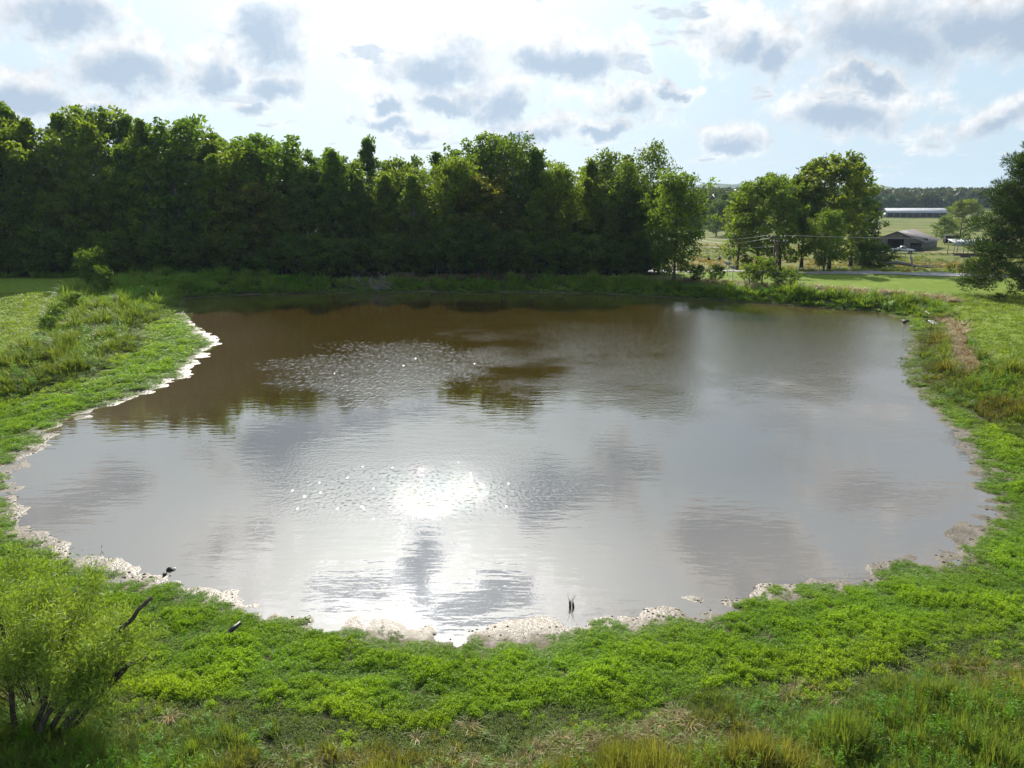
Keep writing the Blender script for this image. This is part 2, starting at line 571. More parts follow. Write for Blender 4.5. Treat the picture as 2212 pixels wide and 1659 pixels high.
rough = t.math('ADD', t.math('MULTIPLY', wet, 0.55), t.remap(n_fine.outputs[0], 0.35, 0.65, 0.24, 0.46))
bn = t.new('ShaderNodeBump')
t.put(bn.inputs['Strength'], t.remap(sd_a, 0.2, 2.0, 0.5, 0.8))
bn.inputs['Distance'].default_value = 0.08
t.put(bn.inputs['Height'], t.math('ADD', n_fine.outputs[0], t.math('MULTIPLY', n_mid.outputs[0], 0.8)))
b = principled(t, g, rough, t.remap(wet, 0.0, 1.0, 0.36, 0.06), 0, bn.outputs[0])
t.l.new(b.outputs[0], out.inputs[0])
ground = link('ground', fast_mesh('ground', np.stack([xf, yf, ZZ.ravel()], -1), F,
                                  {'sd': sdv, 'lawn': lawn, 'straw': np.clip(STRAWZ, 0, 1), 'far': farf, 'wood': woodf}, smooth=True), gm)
ground['kind'] = 'structure'

# water ----------------------------------------------------------------
wx, wy = np.arange(-60, 62, 0.6), np.arange(10, 102, 0.6)
WX, WY = np.meshgrid(wx, wy, indexing='ij')
wsd = sdist(WX, WY)
wi = np.arange(WX.size).reshape(WX.shape)
wF = np.stack([wi[:-1, :-1], wi[1:, :-1], wi[1:, 1:], wi[:-1, 1:]], -1).reshape(-1, 4)
wF = wF[(wsd.ravel()[wF] < 3.2).any(1)]
used = np.unique(wF)
rem = np.full(WX.size, -1)
rem[used] = np.arange(len(used))
wV = np.stack([WX.ravel(), WY.ravel(), np.zeros(WX.size)], -1)[used]
wm, t, out = newmat('pond_water')
pos = t.new('ShaderNodeNewGeometry').outputs['Position']
dep = t.attr('sd').outputs['Fac']
sx = t.new('ShaderNodeSeparateXYZ')
t.put(sx.inputs[0], pos)
nb = t.noise(pos, 0.16, 4)
# silty shallows along the near and left shore, browner deep water
shal = t.math('MULTIPLY', t.remap(t.math('ADD', dep, t.math('MULTIPLY', nb.outputs[0], 5.0)), -7.0, 1.5), t.remap(sx.outputs[1], 22.0, 52.0, 1.0, 0.35))
wc = t.mix(shal, (0.038, 0.0245, 0.0042), (0.105, 0.082, 0.054))
# calm water with wind-ruffled patches
def patch(cx, cy, rx, ry):
    v = t.vmath('MULTIPLY', t.vmath('SUBTRACT', pos, (cx, cy, 0)), (1 / rx, 1 / ry, 0))
    return t.remap(t.math('ADD', t.vmath('LENGTH', v), t.math('MULTIPLY', t.math('SUBTRACT', nb.outputs[0], 0.5), 1.8)), 1.25, 0.35)
mk_a = t.remap(t.noise(t.vmath('MULTIPLY', pos, (1.0, 0.5, 1)), 3.4, 1, 0.4).outputs[0], 0.57, 0.68)
mk_b = t.remap(t.noise(t.vmath('MULTIPLY', pos, (1.0, 0.6, 1)), 7.5, 1, 0.4).outputs[0], 0.57, 0.68)
ruf = t.math('MAXIMUM', t.math('MULTIPLY', patch(18, 62, 30, 24), 0.86), t.math('MULTIPLY', patch(-4, 29.5, 7, 4.5), 0.20))
ruf = t.math('MAXIMUM', ruf, t.math('MULTIPLY', patch(33, 70, 8, 8), 0.9))
gust_a, gust_b = onground(850, 775), onground(880, 1050)
ruf = t.math('MAXIMUM', ruf, t.math('MULTIPLY', patch(gust_a[0], gust_a[1], 10, 12), t.math('ADD', 0.55, t.math('MULTIPLY', mk_a, 0.56))))
ruf = t.math('MAXIMUM', ruf, t.math('MULTIPLY', patch(gust_b[0], gust_b[1], 6.0, 4.2), t.math('ADD', 0.19, t.math('MULTIPLY', mk_b, 0.23))))
w1 = t.noise(t.vmath('MULTIPLY', pos, (1.0, 0.80, 1)), 6.5, 2, 0.5)
w2 = t.noise(t.vmath('MULTIPLY', pos, (1.0, 1.2, 1)), 15.0, 1, 0.45)
w3 = t.noise(t.vmath('MULTIPLY', pos, (0.45, 1.5, 1)), 1.6, 2, 0.5)
h = t.math('ADD', t.math('MULTIPLY', w1.outputs[0], 0.036), t.math('MULTIPLY', w2.outputs[0], 0.007))
hh = t.math('MULTIPLY', h, t.math('ADD', 0.03, t.math('MULTIPLY', ruf, 1.05)))
hh = t.math('ADD', hh, t.math('MULTIPLY', w3.outputs[0], 0.0055))
bn = t.new('ShaderNodeBump')
bn.inputs['Strength'].default_value = 1.0
bn.inputs['Distance'].default_value = 1.0
t.put(bn.inputs['Height'], hh)
b = principled(t, wc, t.math('ADD', 0.012, t.math('MULTIPLY', ruf, 0.006)), 0.5, 0, bn.outputs[0])
b.inputs['IOR'].default_value = 3.0
t.l.new(b.outputs[0], out.inputs[0])
water = link('pond_water', fast_mesh('pond_water', wV, rem[wF], {'sd': wsd.ravel()[used]}, smooth=True), wm)
tag(water, 'brown pond water reflecting the cloudy sky', None, None, 'structure')

# road -----------------------------------------------------------------
def ribbon(name, pts, width, mat, lift, n=40, kind='structure'):
    P = np.array(pts, float)
    tt = np.linspace(0, len(P) - 1, n * (len(P) - 1) + 1)
    cx_, cy_ = np.interp(tt, range(len(P)), P[:, 0]), np.interp(tt, range(len(P)), P[:, 1])
    k = np.ones(2 * n // 3) / (2 * n // 3)
    pad = len(k) // 2
    cx_ = np.convolve(np.pad(cx_, pad, 'reflect', reflect_type='odd'), k, 'same')[pad:-pad]
    cy_ = np.convolve(np.pad(cy_, pad, 'reflect', reflect_type='odd'), k, 'same')[pad:-pad]
    T = np.stack([np.gradient(cx_), np.gradient(cy_)], -1)
    T /= np.linalg.norm(T, axis=1, keepdims=True)
    N = np.stack([-T[:, 1], T[:, 0]], -1)
    cols = np.linspace(-0.5, 0.5, 5) * width
    V = []
    for c_ in cols:
        x, y = cx_ + N[:, 0] * c_, cy_ + N[:, 1] * c_
        V.append(np.stack([x, y, np.maximum(height(x, y), height(cx_, cy_)) + lift], -1))
    V = np.stack(V, 1)
    m = len(cx_)
    ii = np.arange(m * 5).reshape(m, 5)
    Fr = np.stack([ii[:-1, :-1], ii[1:, :-1], ii[1:, 1:], ii[:-1, 1:]], -1).reshape(-1, 4)
    o = link(name, fast_mesh(name, V.reshape(-1, 3), Fr, smooth=True), mat)
    o['kind'] = kind
    return o


M['asphalt'] = simple('worn_asphalt', (0.17, 0.165, 0.16), (0.24, 0.235, 0.225), 1.5, 0.75, 0.25, bump=0.2)
M['dirt'] = simple('dirt', (0.20, 0.145, 0.095), (0.30, 0.225, 0.15), 0.8, 0.95, 0.1, bump=0.3)
ROAD = [(130, 97), (90, 99.5), (60, 101), (40, 104), (30, 110), (23, 122), (15, 140), (0, 165), (-30, 200)]
ribbon('road', ROAD, 5.2, M['asphalt'], 0.06)
ribbon('farm_track', [(70, 216), (95, 200), (112, 194), (128, 188), (150, 172), (185, 155)], 4.5, M['dirt'], 0.05)
# ------------------------------------------------------------------ plants
def leaves(Cn, size, aspect, rg, up=0.6, dirs=None, jit=0.35):
    """one diamond leaf (a quad) at every centre; returns V, F, tint"""
    n = len(Cn)
    nr = rg.normal(size=(n, 3))
    nr[:, 2] += up
    nr /= np.linalg.norm(nr, axis=1, keepdims=True) + 1e-9
    tg = rg.normal(size=(n, 3)) * (jit if dirs is not None else 1.0)
    if dirs is not None:
        tg += dirs
    tg -= (tg * nr).sum(1, keepdims=True) * nr * (0.0 if dirs is not None else 1.0)
    tg /= np.linalg.norm(tg, axis=1, keepdims=True) + 1e-9
    bt = np.cross(nr, tg)
    bt /= np.linalg.norm(bt, axis=1, keepdims=True) + 1e-9
    a = (size * rg.uniform(0.6, 1.25, n))[:, None]
    b = a * aspect
    V = np.stack([Cn - tg * a, Cn - tg * a * 0.1 + bt * b, Cn + tg * a, Cn - tg * a * 0.1 - bt * b], 1).reshape(-1, 3)
    F = np.arange(4 * n).reshape(n, 4)
    tint = np.repeat(np.clip(rg.normal(0.5, 0.24, n), 0, 1), 4)
    return V, F, tint


PROFILE = {
    'poplar': lambda t: 0.172 * np.minimum(1, t * 3.2 + 0.5) * np.clip(1 - t ** 1.75, 0, 1) ** 0.85,
    'oak': lambda t: 0.34 * np.sin(math.pi * np.clip(t * 0.78 + 0.16, 0, 1)) ** 0.6,
    'maple': lambda t: 0.30 * np.sin(math.pi * np.clip(t * 0.84 + 0.12, 0, 1)) ** 0.7,
    'bush': lambda t: 0.48 * np.sin(math.pi * np.clip(t * 0.70 + 0.22, 0, 1)) ** 0.6,
    'cedar': lambda t: 0.27 * (1.03 - t) ** 0.75,
    'pine': lambda t: 0.40 * np.minimum(1, t * 3 + 0.6) * (1.04 - t) ** 0.6,
    'thin': lambda t: 0.20 * np.sin(math.pi * np.clip(t * 0.80 + 0.14, 0, 1)) ** 0.8,
}


def tree_meshes(name, kind, H, seed, nleaf, lsize, base=0.2, limbs=34, clump=0.075, lasp=0.55, spire=4, trunk_r=None):
    rg = np.random.default_rng(seed)
    prof = PROFILE[kind]
    mb = MB()
    k = 9
    tz = np.linspace(0, 1, k)
    wob = np.cumsum(rg.normal(0, 0.010 * H, (k, 2)), 0) * (tz[:, None] ** 1.2)
    tp = np.stack([wob[:, 0], wob[:, 1], tz * H * 0.96], -1)
    r0 = trunk_r or 0.0135 * H + 0.03
    mb.tube(tp, r0 * (1 - tz * 0.93) * (1 + 0.5 * np.exp(-tz * 40)), 7, False)
    cl = []
    ga = rg.uniform(0, 6.28)
    for i in range(limbs):
        t = ((i + rg.uniform(0, 1)) / limbs) ** 0.9
        z = (base + (0.97 - base) * t) * H
        p0 = np.array([np.interp(z, tp[:, 2], tp[:, 0]), np.interp(z, tp[:, 2], tp[:, 1]), z])
        ga += 2.4 + rg.normal(0, 0.35)
        L = prof(t) * H * rg.uniform(0.62, 1.18)
        rise = {'poplar': 1.1, 'oak': 0.45, 'maple': 0.75, 'bush': 0.8, 'cedar': 0.25, 'pine': 0.12, 'thin': 0.6}[kind] * rg.uniform(0.6, 1.3)
        if kind == 'pine':
            rise -= 0.28 * (1 - t)
        dr = np.array([math.cos(ga), math.sin(ga), 0])
        s = np.linspace(0, 1, 5)[:, None]
        drop = p0 - np.array([0, 0, min(0.35 * L * rise, z * 0.3)])
        path = drop + dr * L * s + np.array([0, 0, 1]) * L * rise * (s ** 1.3) + rg.normal(0, 0.035 * L, (5, 3)) * s
        mb.tube(path, np.linspace(max(0.02, r0 * 0.36 * (1 - t * 0.7)), 0.012, 5), 5, False)
        for q in ([0.42, 0.62, 0.80, 1.0] if L > 0.10 * H else [0.6, 1.0]):
            c = np.array([np.interp(q, s[:, 0], path[:, a]) for a in range(3)])
            cl.append((c + rg.normal(0, 0.02 * H, 3) * (1, 1, 0.6), clump * H * rg.uniform(0.55, 1.15) * (0.75 + 0.4 * q)))
            if q > 0.5:
                sd_ = np.array([-dr[1], dr[0], rg.normal(0, 0.3)]) * rg.choice([-1, 1])
                c2 = c + sd_ * L * rg.uniform(0.25, 0.55) + dr * L * 0.1
                mb.tube(np.stack([c, (c + c2) / 2 + rg.normal(0, 0.01 * H, 3), c2]), [0.03, 0.02, 0.01], 4, False)
                cl.append((c2, clump * H * rg.uniform(0.5, 1.0)))
    for i in range(spire):                                    # upright leaders that make a ragged top
        a_, rr = rg.uniform(0, 6.28), prof(0.6) * H * (0.04 if i == 0 else rg.uniform(0.2, 0.7))
        top = H * (1.0 if i == 0 else rg.uniform(0.84, 0.99))
        for q in np.linspace(0.84, 0.985, 7):
            cl.append((np.array([tp[-1, 0] + math.cos(a_) * rr, tp[-1, 1] + math.sin(a_) * rr, top * q]), clump * H * (1.13 - q) * 3.3))
    cen = np.array([c for c, r in cl])
    rad = np.array([r for c, r in cl])
    w = rad ** 1.7
    pick = rg.choice(len(cl), nleaf, p=w / w.sum())
    off = rg.normal(size=(nleaf, 3))
    off /= np.linalg.norm(off, axis=1, keepdims=True)
    off *= (rg.uniform(0.15, 1.0, nleaf) ** 0.5)[:, None] * np.array([1, 1, 0.68])
    Cn = cen[pick] + off * rad[pick][:, None]
    Cn[:, 2] = np.maximum(Cn[:, 2], 0.15)
    if kind == 'pine':
        V, Fq, ti = leaves(Cn, lsize, lasp, rg, 0.2, off / (np.linalg.norm(off, axis=1, keepdims=True)) + np.array([0, 0, 0.5]), 0.3)
    else:
        V, Fq, ti = leaves(Cn, lsize, lasp, rg, 0.55)
    ti = np.clip(ti * 0.62 + np.repeat(rg.uniform(-0.1, 0.48, len(cl))[pick], 4), 0, 1)   # clumps differ a little in colour
    return mb.mesh(name + '_trunk', True), fast_mesh(name + '_crown', V, Fq, {'tint': ti})


class Tree:
    def __init__(s, name, kind, H, seed, nleaf, lsize, leaf='leaf', bark='bark', **kw):
        s.name, s.H = name, H
        s.tm, s.cm = tree_meshes(name, kind, H, seed, nleaf, lsize, **kw)
        s.tm.materials.append(M[bark])
        s.cm.materials.append(M[leaf])

    def place(s, x, y, h, label, cat='tree', group=None, wide=1.0, rz=None, col=(1, 1, 1), z=None, name=None, lean=0.0):
        k = h / s.H
        o = empty(name or s.name, (x, y, (gz(x, y) - 0.05) if z is None else z), rng.uniform(0, 6.28) if rz is None else rz, (k * wide, k * wide, k))
        o.rotation_euler[0] = lean
        a = link('trunk', s.tm, None, o)
        b = link('crown', s.cm, None, o)
        b.color = (*col, 1)
        return tag(o, label, cat, group)


POP = [Tree('poplar_tree', 'poplar', 20, 100 + i, 6400, 0.29, base=0.12 + 0.08 * (i % 3), limbs=46, spire=3, clump=0.050, bark='palebark' if i % 2 else 'bark') for i in range(5)]
OAK = [Tree('oak_tree', 'oak', 18, 200 + i, 8600, 0.31, base=0.10, limbs=40, spire=5, clump=0.068) for i in range(4)]
THIN = [Tree('slender_tree', 'thin', 20, 300 + i, 3600, 0.27, base=0.34, limbs=30, spire=3, bark='palebark') for i in range(3)]
MAPLE = [Tree('maple_tree', 'maple', 14, 400 + i, 11000, 0.20, base=0.12, limbs=48, spire=6) for i in range(2)]
BUSH = [Tree('understory_tree', 'bush', 7, 500 + i, 4200, 0.22, base=0.05, limbs=26, spire=2, clump=0.12) for i in range(4)]
SHRUB = [Tree('shrub', 'bush', 2.4, 550 + i, 1700, 0.105, base=0.05, limbs=20, spire=2, clump=0.13) for i in range(3)]
CEDAR = [Tree('cedar_tree', 'cedar', 12, 600 + i, 5200, 0.20, leaf='needle', base=0.04, limbs=44, spire=1, clump=0.06) for i in range(2)]
PINE = Tree('pine_tree', 'pine', 17, 700, 90000, 0.25, leaf='needle', base=0.09, limbs=84, spire=2, clump=0.066, lasp=0.15)

ORD = ('first second third fourth fifth sixth seventh eighth ninth tenth eleventh twelfth thirteenth fourteenth fifteenth '
       'sixteenth seventeenth eighteenth nineteenth twentieth twenty-first twenty-second twenty-third twenty-fourth '
       'twenty-fifth twenty-sixth twenty-seventh twenty-eighth twenty-ninth thirtieth thirty-first thirty-second thirty-third thirty-fourth thirty-fifth thirty-sixth thirty-seventh thirty-eighth thirty-ninth fortieth').split()
SKYLINE = np.array([(-400, 250), (0, 250), (60, 238), (130, 262), (200, 238), (290, 242), (325, 270), (380, 285), (430, 258), (500, 305),
                    (580, 275), (650, 305), (700, 278), (760, 292), (830, 296), (870, 312), (960, 332), (1060, 297), (1150, 322),
                    (1200, 335), (1240, 330), (1300, 318), (1330, 325), (1400, 308), (1440, 345), (1600, 390)])


def skyline_h(x, y):
    """height of a tree at x, y that just reaches the skyline of the wood"""
    z0 = gz(x, y)
    px = CX + x / y * FPX * 0.985
    py = np.interp(px, SKYLINE[:, 0], SKYLINE[:, 1])
    return atdist(px, py, y)[2] - z0


FR = random.Random(11)
GREENS = [(1, 1, 1), (0.8, 0.95, 0.9), (1.05, 1.08, 0.85), (0.9, 1.0, 1.1), (1.15, 1.15, 0.8), (0.75, 0.85, 0.85)]
# front edge of the wood, left to right
front = []
x = -83.0
while x < 20.5:
    front.append((x, 101.5 + FR.uniform(-1.0, 1.6) + max(0, x - 8) * 0.05))
    x += FR.uniform(3.0, 3.9)
for i, (x, y) in enumerate(front):
    k = FR.random()
    px = CX + x / y * FPX
    if 1000 < px < 1060 or 500 < px < 560:
        pr, desc, col = OAK[0], 'dull brownish broadleaf tree', (1.15, 0.80, 0.75)
    elif k < 0.68:
        pr, desc, col = FR.choice(POP), 'narrow green tree', FR.choice(GREENS)
    elif k < 0.86:
        pr, desc, col = FR.choice(OAK), 'broad dark green tree', FR.choice(GREENS[:2] + GREENS[5:])
    else:
        pr, desc, col = FR.choice(MAPLE), 'yellowish green tree', GREENS[4]
    hh_ = skyline_h(x, y) * FR.uniform(0.55, 0.92)
    pr.place(x, y, hh_, f'{desc}, {ORD[i]} from the left along the front edge of the wood', group='trees along the front edge of the wood', wide=FR.uniform(0.85, 1.15), col=col)
KN = {'poplar_tree': 'tall narrow green tree', 'oak_tree': 'tall broad green tree', 'slender_tree': 'tall sparse slender tree', 'maple_tree': 'tall full-crowned green tree'}
# taller trees behind
for row, (y0, lo, hi, step, what) in enumerate(((107.0, 0.72, 1.03, 4.2, 'second row'), (114.0, 0.82, 1.06, 4.8, 'rear row'))):
    x = -96.0 - row * 4
    while x < 18 + row * 1.0:
        yy = y0 + FR.uniform(-1.5, 1.5)
        pr = FR.choice(POP + POP + OAK[:3] + THIN)
        n_r = n_r + 1 if x > -96.0 - row * 4 + 0.1 else 0
        pr.place(x, yy, skyline_h(x, yy) * FR.uniform(lo, hi) * (0.98 if pr in OAK else 1.04), f'{KN[pr.name]}, {ORD[n_r]} from the left in the {what} of the wood',
                 group=f'trees in the {what} of the wood', wide=FR.uniform(0.82, 1.08), col=FR.choice(GREENS))
        x += step * FR.uniform(0.8, 1.2)
# bushy undergrowth at the foot of the wood
n_u = 0
x = -84.0
while x < 21 and n_u < 30:
    yy = 98.8 + FR.uniform(-0.5, 1.2)
    FR.choice(BUSH).place(x, yy, FR.uniform(3.0, 7.5), f'{ORD[n_u]} dark bushy undergrowth tree from the left at the foot of the wood',
                          group='undergrowth at the foot of the wood', wide=FR.uniform(0.9, 1.3), col=FR.choice(((0.75, 0.9, 0.9), (0.9, 1, 0.9), (0.7, 0.8, 0.8))))
    n_u += 1
    x += FR.uniform(3.0, 4.6)
# sparse tall trees at the right end of the wood
for (px, py, Y, w_, lab) in ((1405, 308, 107, 0.8, 'tall slender open-crowned tree at the right end of the wood'),
                             (1315, 322, 110, 1.0, 'slender feathery tree just left of the tallest one at the wood end'),
                             (1360, 345, 104, 1.0, 'dark leafy tree between the slender trees at the wood end')):
    x, Y, zt = atdist(px, py, Y)
    (THIN[1] if w_ < 1 else THIN[2]).place(x, Y, zt - gz(x, Y), lab, wide=w_, col=(0.85, 0.9, 0.9))
# single tree on the dam
x, y = onground(1455, 611, 1.3)
MAPLE[0].place(x, y, 13.2, 'single full-crowned green tree with a double trunk on the dam by the road', wide=0.92, rz=0.4, col=(1.0, 1.08, 0.8))
# clump behind the road
CLUMP = [(1606, 600, 120, 392, 'pop', 'broad green tree at the left end of the clump beyond the road', (1.1, 1.1, 0.8)),
         (1650, 600, 116, 384, 'oak', 'rounded green tree behind the utility poles', (1.0, 1.05, 0.8)),
         (1700, 600, 122, 383, 'oak', 'dark tree in the middle of the clump beyond the road', (0.95, 1.0, 0.8)),
         (1752, 600, 124, 350, 'pop', 'tall tree left of the gap in the clump beyond the road', (1.15, 1.1, 0.8)),
         (1815, 600, 121, 336, 'oak', 'tallest tree of the clump beyond the road, with a gap in its crown', (1.15, 1.05, 0.75)),
         (1862, 600, 128, 345, 'pop', 'tall dark tree at the right end of the clump beyond the road', (0.8, 0.95, 0.85)),
         (1880, 600, 134, 440, 'cedar', 'dark narrow evergreen at the right end of the clump, beside the barn', (0.7, 0.8, 0.9))]
for (px, py, Y, top, kd, lab, col) in CLUMP:
    x, _, zt = atdist(px, top, Y)
    pr = {'oak': OAK[CLUMP.index((px, py, Y, top, kd, lab, col)) % 4], 'pop': POP[2], 'cedar': CEDAR[0]}[kd]
    pr.place(x, Y, zt - gz(x, Y), lab, group='clump of trees beyond the road', wide=1.05, col=col)
x, Y, zt = atdist(1792, 455, 106)
MAPLE[1].place(x, Y, zt - gz(x, Y), 'small bright rounded tree in front of the clump beyond the road', wide=0.98, col=(1.0, 1.08, 0.85))
x, Y, zt = atdist(1888, 560, 117)
BUSH[1].place(x, Y, 4.2, 'dark spreading bush at the broken end of the fallen tree', 'bush', wide=1.6, col=(0.55, 0.7, 0.7))
# pine at the right edge
x, y = onground(2222, 640, 1.8)
PINE.place(x, y, 16.5, 'big green pine with low sweeping branches on the lawn at the frame edge', wide=1.0, rz=1.0, col=(1.0, 1.05, 0.9))
# far trees
for (px, top, Y, pr, h_, w_, lab, col) in (
        (2085, 432, 262, OAK[1], 16, 1.25, 'pale thin-leaved tree behind the open shelter', (1.2, 1.1, 0.9)),
        (2045, 470, 250, OAK[2], 11, 1.2, 'round dark tree between the long shed and the shelter', (0.8, 0.85, 0.9)),
        (1578, 415, 300, OAK[3], 15, 1.1, 'dark distant tree in the gap beside the single tree', (0.6, 0.7, 0.8)),
        (1552, 432, 290, OAK[0], 13, 1.1, 'lower dark distant tree in the gap above the field', (0.6, 0.7, 0.8)),
        (1975, 440, 610, OAK[0], 13, 1.5, 'rounded pale tree behind the long shed', (1.1, 1.05, 0.9))):
    x, _, zt = atdist(px, top, Y)
    z0 = gz(x, Y)
    pr.place(x, Y, max(6, zt - z0), lab, wide=w_, col=col)

# saplings and shrubs on the left bank and along the road
for (px, py, z, h_, pr, lab, col) in (
        (205, 640, 1.1, 4.3, BUSH[0], 'tall leafy sapling clump at the head of the left bank', (0.75, 0.85, 0.7)),
        (232, 648, 1.1, 2.8, BUSH[2], 'darker bush beside the leafy sapling on the left bank', (0.8, 0.9, 0.8)),
        (158, 672, 1.2, 1.7, SHRUB[0], 'small leafy shrub below the sapling on the left bank', (1.0, 1.15, 0.9)),
        (130, 692, 1.2, 1.6, SHRUB[1], 'rounded grey-green shrub in the middle of the left bank row', (0.9, 1.05, 0.95)),
        (108, 712, 1.2, 1.3, SHRUB[2], 'smallest shrub at the near end of the left bank row', (0.85, 1.0, 0.9)),
        (1505, 612, 1.3, 2.0, SHRUB[1], 'low dark shrub just right of the single tree', (0.6, 0.75, 0.7)),
        (1545, 613, 1.3, 2.0, SHRUB[0], 'low dark shrub left of the mailboxes', (0.6, 0.75, 0.7)),
        (1618, 617, 1.3, 2.2, SHRUB[2], 'leafy shrub right of the mailboxes', (0.95, 1.05, 0.8)),
        (1645, 616, 1.3, 2.9, SHRUB[0], 'tallest roadside shrub left of the utility poles', (1.1, 1.15, 0.8)),
        (1678, 620, 1.3, 1.7, SHRUB[1], 'roadside shrub in front of the utility pole foot', (0.9, 1, 0.8)),
        (1705, 622, 1.3, 1.9, SHRUB[2], 'roadside shrub at the right end beside the road', (1.0, 1.1, 0.8))):
    x, y = onground(px, py, z)
    pr.place(x, y, h_, lab, 'shrub', group='shrubs on the banks', wide=1.15 if pr in SHRUB else 0.75, col=col, name='shrub')

# ------------------------------------------------------------------ far wood and hills
def scatter(name, P, rot, scl, shade, protos, pick, hue=None):
    """one object: every point carries an instance of one of the given meshes"""
    m = bpy.data.meshes.new(name)
    n = len(P)
    m.vertices.add(n)
    m.vertices.foreach_set('co', np.asarray(P, np.float32).ravel())
    def at(nm, ty, a, key):
        m.attributes.new(nm, ty, 'POINT').data.foreach_set(key, np.ascontiguousarray(a).ravel())
    at('rot', 'FLOAT_VECTOR', np.asarray(rot, np.float32), 'vector')
    sc3 = np.asarray(scl, np.float32)
    at('scl', 'FLOAT_VECTOR', np.repeat(sc3[:, None], 3, 1) if sc3.ndim == 1 else sc3, 'vector')
    at('shade', 'FLOAT', np.asarray(shade, np.float32), 'value')
    at('hue', 'FLOAT_VECTOR', np.asarray(np.ones((n, 3)) if hue is None else hue, np.float32), 'vector')
    at('pick', 'INT', np.asarray(pick, np.int32), 'value')
    o = link(name, m)
    ng = bpy.data.node_groups.new(name, 'GeometryNodeTree')
    ng.interface.new_socket('Geometry', in_out='INPUT', socket_type='NodeSocketGeometry')
    ng.interface.new_socket('Geometry', in_out='OUTPUT', socket_type='NodeSocketGeometry')
    G = NT(ng)
    gi, go = G.new('NodeGroupInput'), G.new('NodeGroupOutput')
    jn = G.new('GeometryNodeJoinGeometry')
    def named(nm, ty):
        nd = G.new('GeometryNodeInputNamedAttribute', data_type=ty)
        nd.inputs[0].default_value = nm
        return nd.outputs[0]
    rt, sc_, pk = named('rot', 'FLOAT_VECTOR'), named('scl', 'FLOAT_VECTOR'), named('pick', 'INT')
    e2r = G.new('FunctionNodeEulerToRotation')
    G.l.new(rt, e2r.inputs[0])
    for k, pm in enumerate(protos):
        po = bpy.data.objects.new(name + '_piece', pm)
        oi = G.new('GeometryNodeObjectInfo')
        oi.inputs['Object'].default_value = po
        cmp = G.new('FunctionNodeCompare', data_type='INT', operation='EQUAL')
        G.l.new(pk, cmp.inputs[2])
        cmp.inputs[3].default_value = k
        ip = G.new('GeometryNodeInstanceOnPoints')
        G.l.new(gi.outputs[0], ip.inputs['Points'])
        G.l.new(cmp.outputs[0], ip.inputs['Selection'])
        G.l.new(oi.outputs['Geometry'], ip.inputs['Instance'])
        G.l.new(e2r.outputs[0], ip.inputs['Rotation'])
        G.l.new(sc_, ip.inputs['Scale'])
        G.l.new(ip.outputs[0], jn.inputs[0])
    G.l.new(jn.outputs[0], go.inputs[0])
    md = o.modifiers.new('scatter', 'NODES')
    md.node_group = ng
    o['kind'] = 'stuff'
    return o


def crown_blob(name, seed, n=900, size=0.11, mat=None):
    rg = np.random.default_rng(seed)
    c = rg.normal(size=(26, 3))
    c /= np.linalg.norm(c, axis=1, keepdims=True)
    c *= np.array([0.42, 0.42, 0.36])
    c[:, 2] += 0.55
    pk = rg.integers(0, 26, n)
    o = rg.normal(size=(n, 3))
    o /= np.linalg.norm(o, axis=1, keepdims=True)
    Cn = c[pk] + o * rg.uniform(0.1, 0.22, n)[:, None]
    V, F_, ti = leaves(Cn, size, 0.7, rg, 0.6)
    V[:, 2] = np.maximum(V[:, 2], 0)
    m = fast_mesh(name, V, F_, {'tint': ti})
    m.materials.append(mat)
    return m


M['farleaf'] = leafmat('far_leaf', (0.038, 0.060, 0.018), (0.085, 0.105, 0.028), 0.3, inst=True)
blobs = [crown_blob('far_crown', 900 + i, mat=M['farleaf']) for i in range(4)]


def farwood(name, label, x0, x1, y0, y1, n, hmin, hmax, extra=lambda x, y: x > -1e9):
    rg = np.random.default_rng(len(label))
    x, y = rg.uniform(x0, x1, n), rg.uniform(y0, y1, n)
    k = extra(x, y)
    x, y = x[k], y[k]
    n = len(x)
    h = rg.uniform(hmin, hmax, n)
    P = np.stack([x, y, height(x, y) - 1], -1)
    sc3 = np.stack([h * rg.uniform(0.6, 0.9, n)] * 2 + [h], -1)
    hue = np.clip(np.stack([rg.normal(1.0, 0.22, n), rg.normal(1.0, 0.1, n), rg.normal(1.0, 0.15, n)], -1), 0.5, 1.7)
    o = scatter(name, P, np.stack([0 * x, 0 * x, rg.uniform(0, 6.28, n)], -1), sc3, rg.uniform(0, 1, n), blobs, rg.integers(0, 4, n), hue)
    return tag(o, label, None, None, 'stuff')


farwood('far_wood', 'dark far-off wood on the rise behind the long shed', 150, 1150, 600, 1150, 3800, 8, 19,
        lambda x, y: (y > 610 + 0.10 * np.abs(x - 330)) & ((x < 0.62 * y) | (y > 700)))
farwood('field_wood', 'far-off wood across the field in the gap of trees', 20, 200, 330, 560, 500, 12, 19, lambda x, y: (x < 0.42 * y) & (y > 340 + x * 0.4))
# shady undergrowth inside the wood
ug = np.random.default_rng(77)
n = 520
x, y = ug.uniform(-100, 19, n), ug.uniform(103, 132, n)
h = ug.uniform(2.5, 5.5, n)
tag(scatter('undergrowth', np.stack([x, y, height(x, y) - 0.3], -1), np.stack([0 * x, 0 * x, ug.uniform(0, 6.28, n)], -1), np.stack([h * 0.9, h * 0.9, h], -1),
            ug.uniform(0, 1, n), blobs, ug.integers(0, 4, n), np.full((n, 3), 0.9)), 'shady undergrowth filling the inside of the wood', None, None, 'stuff')
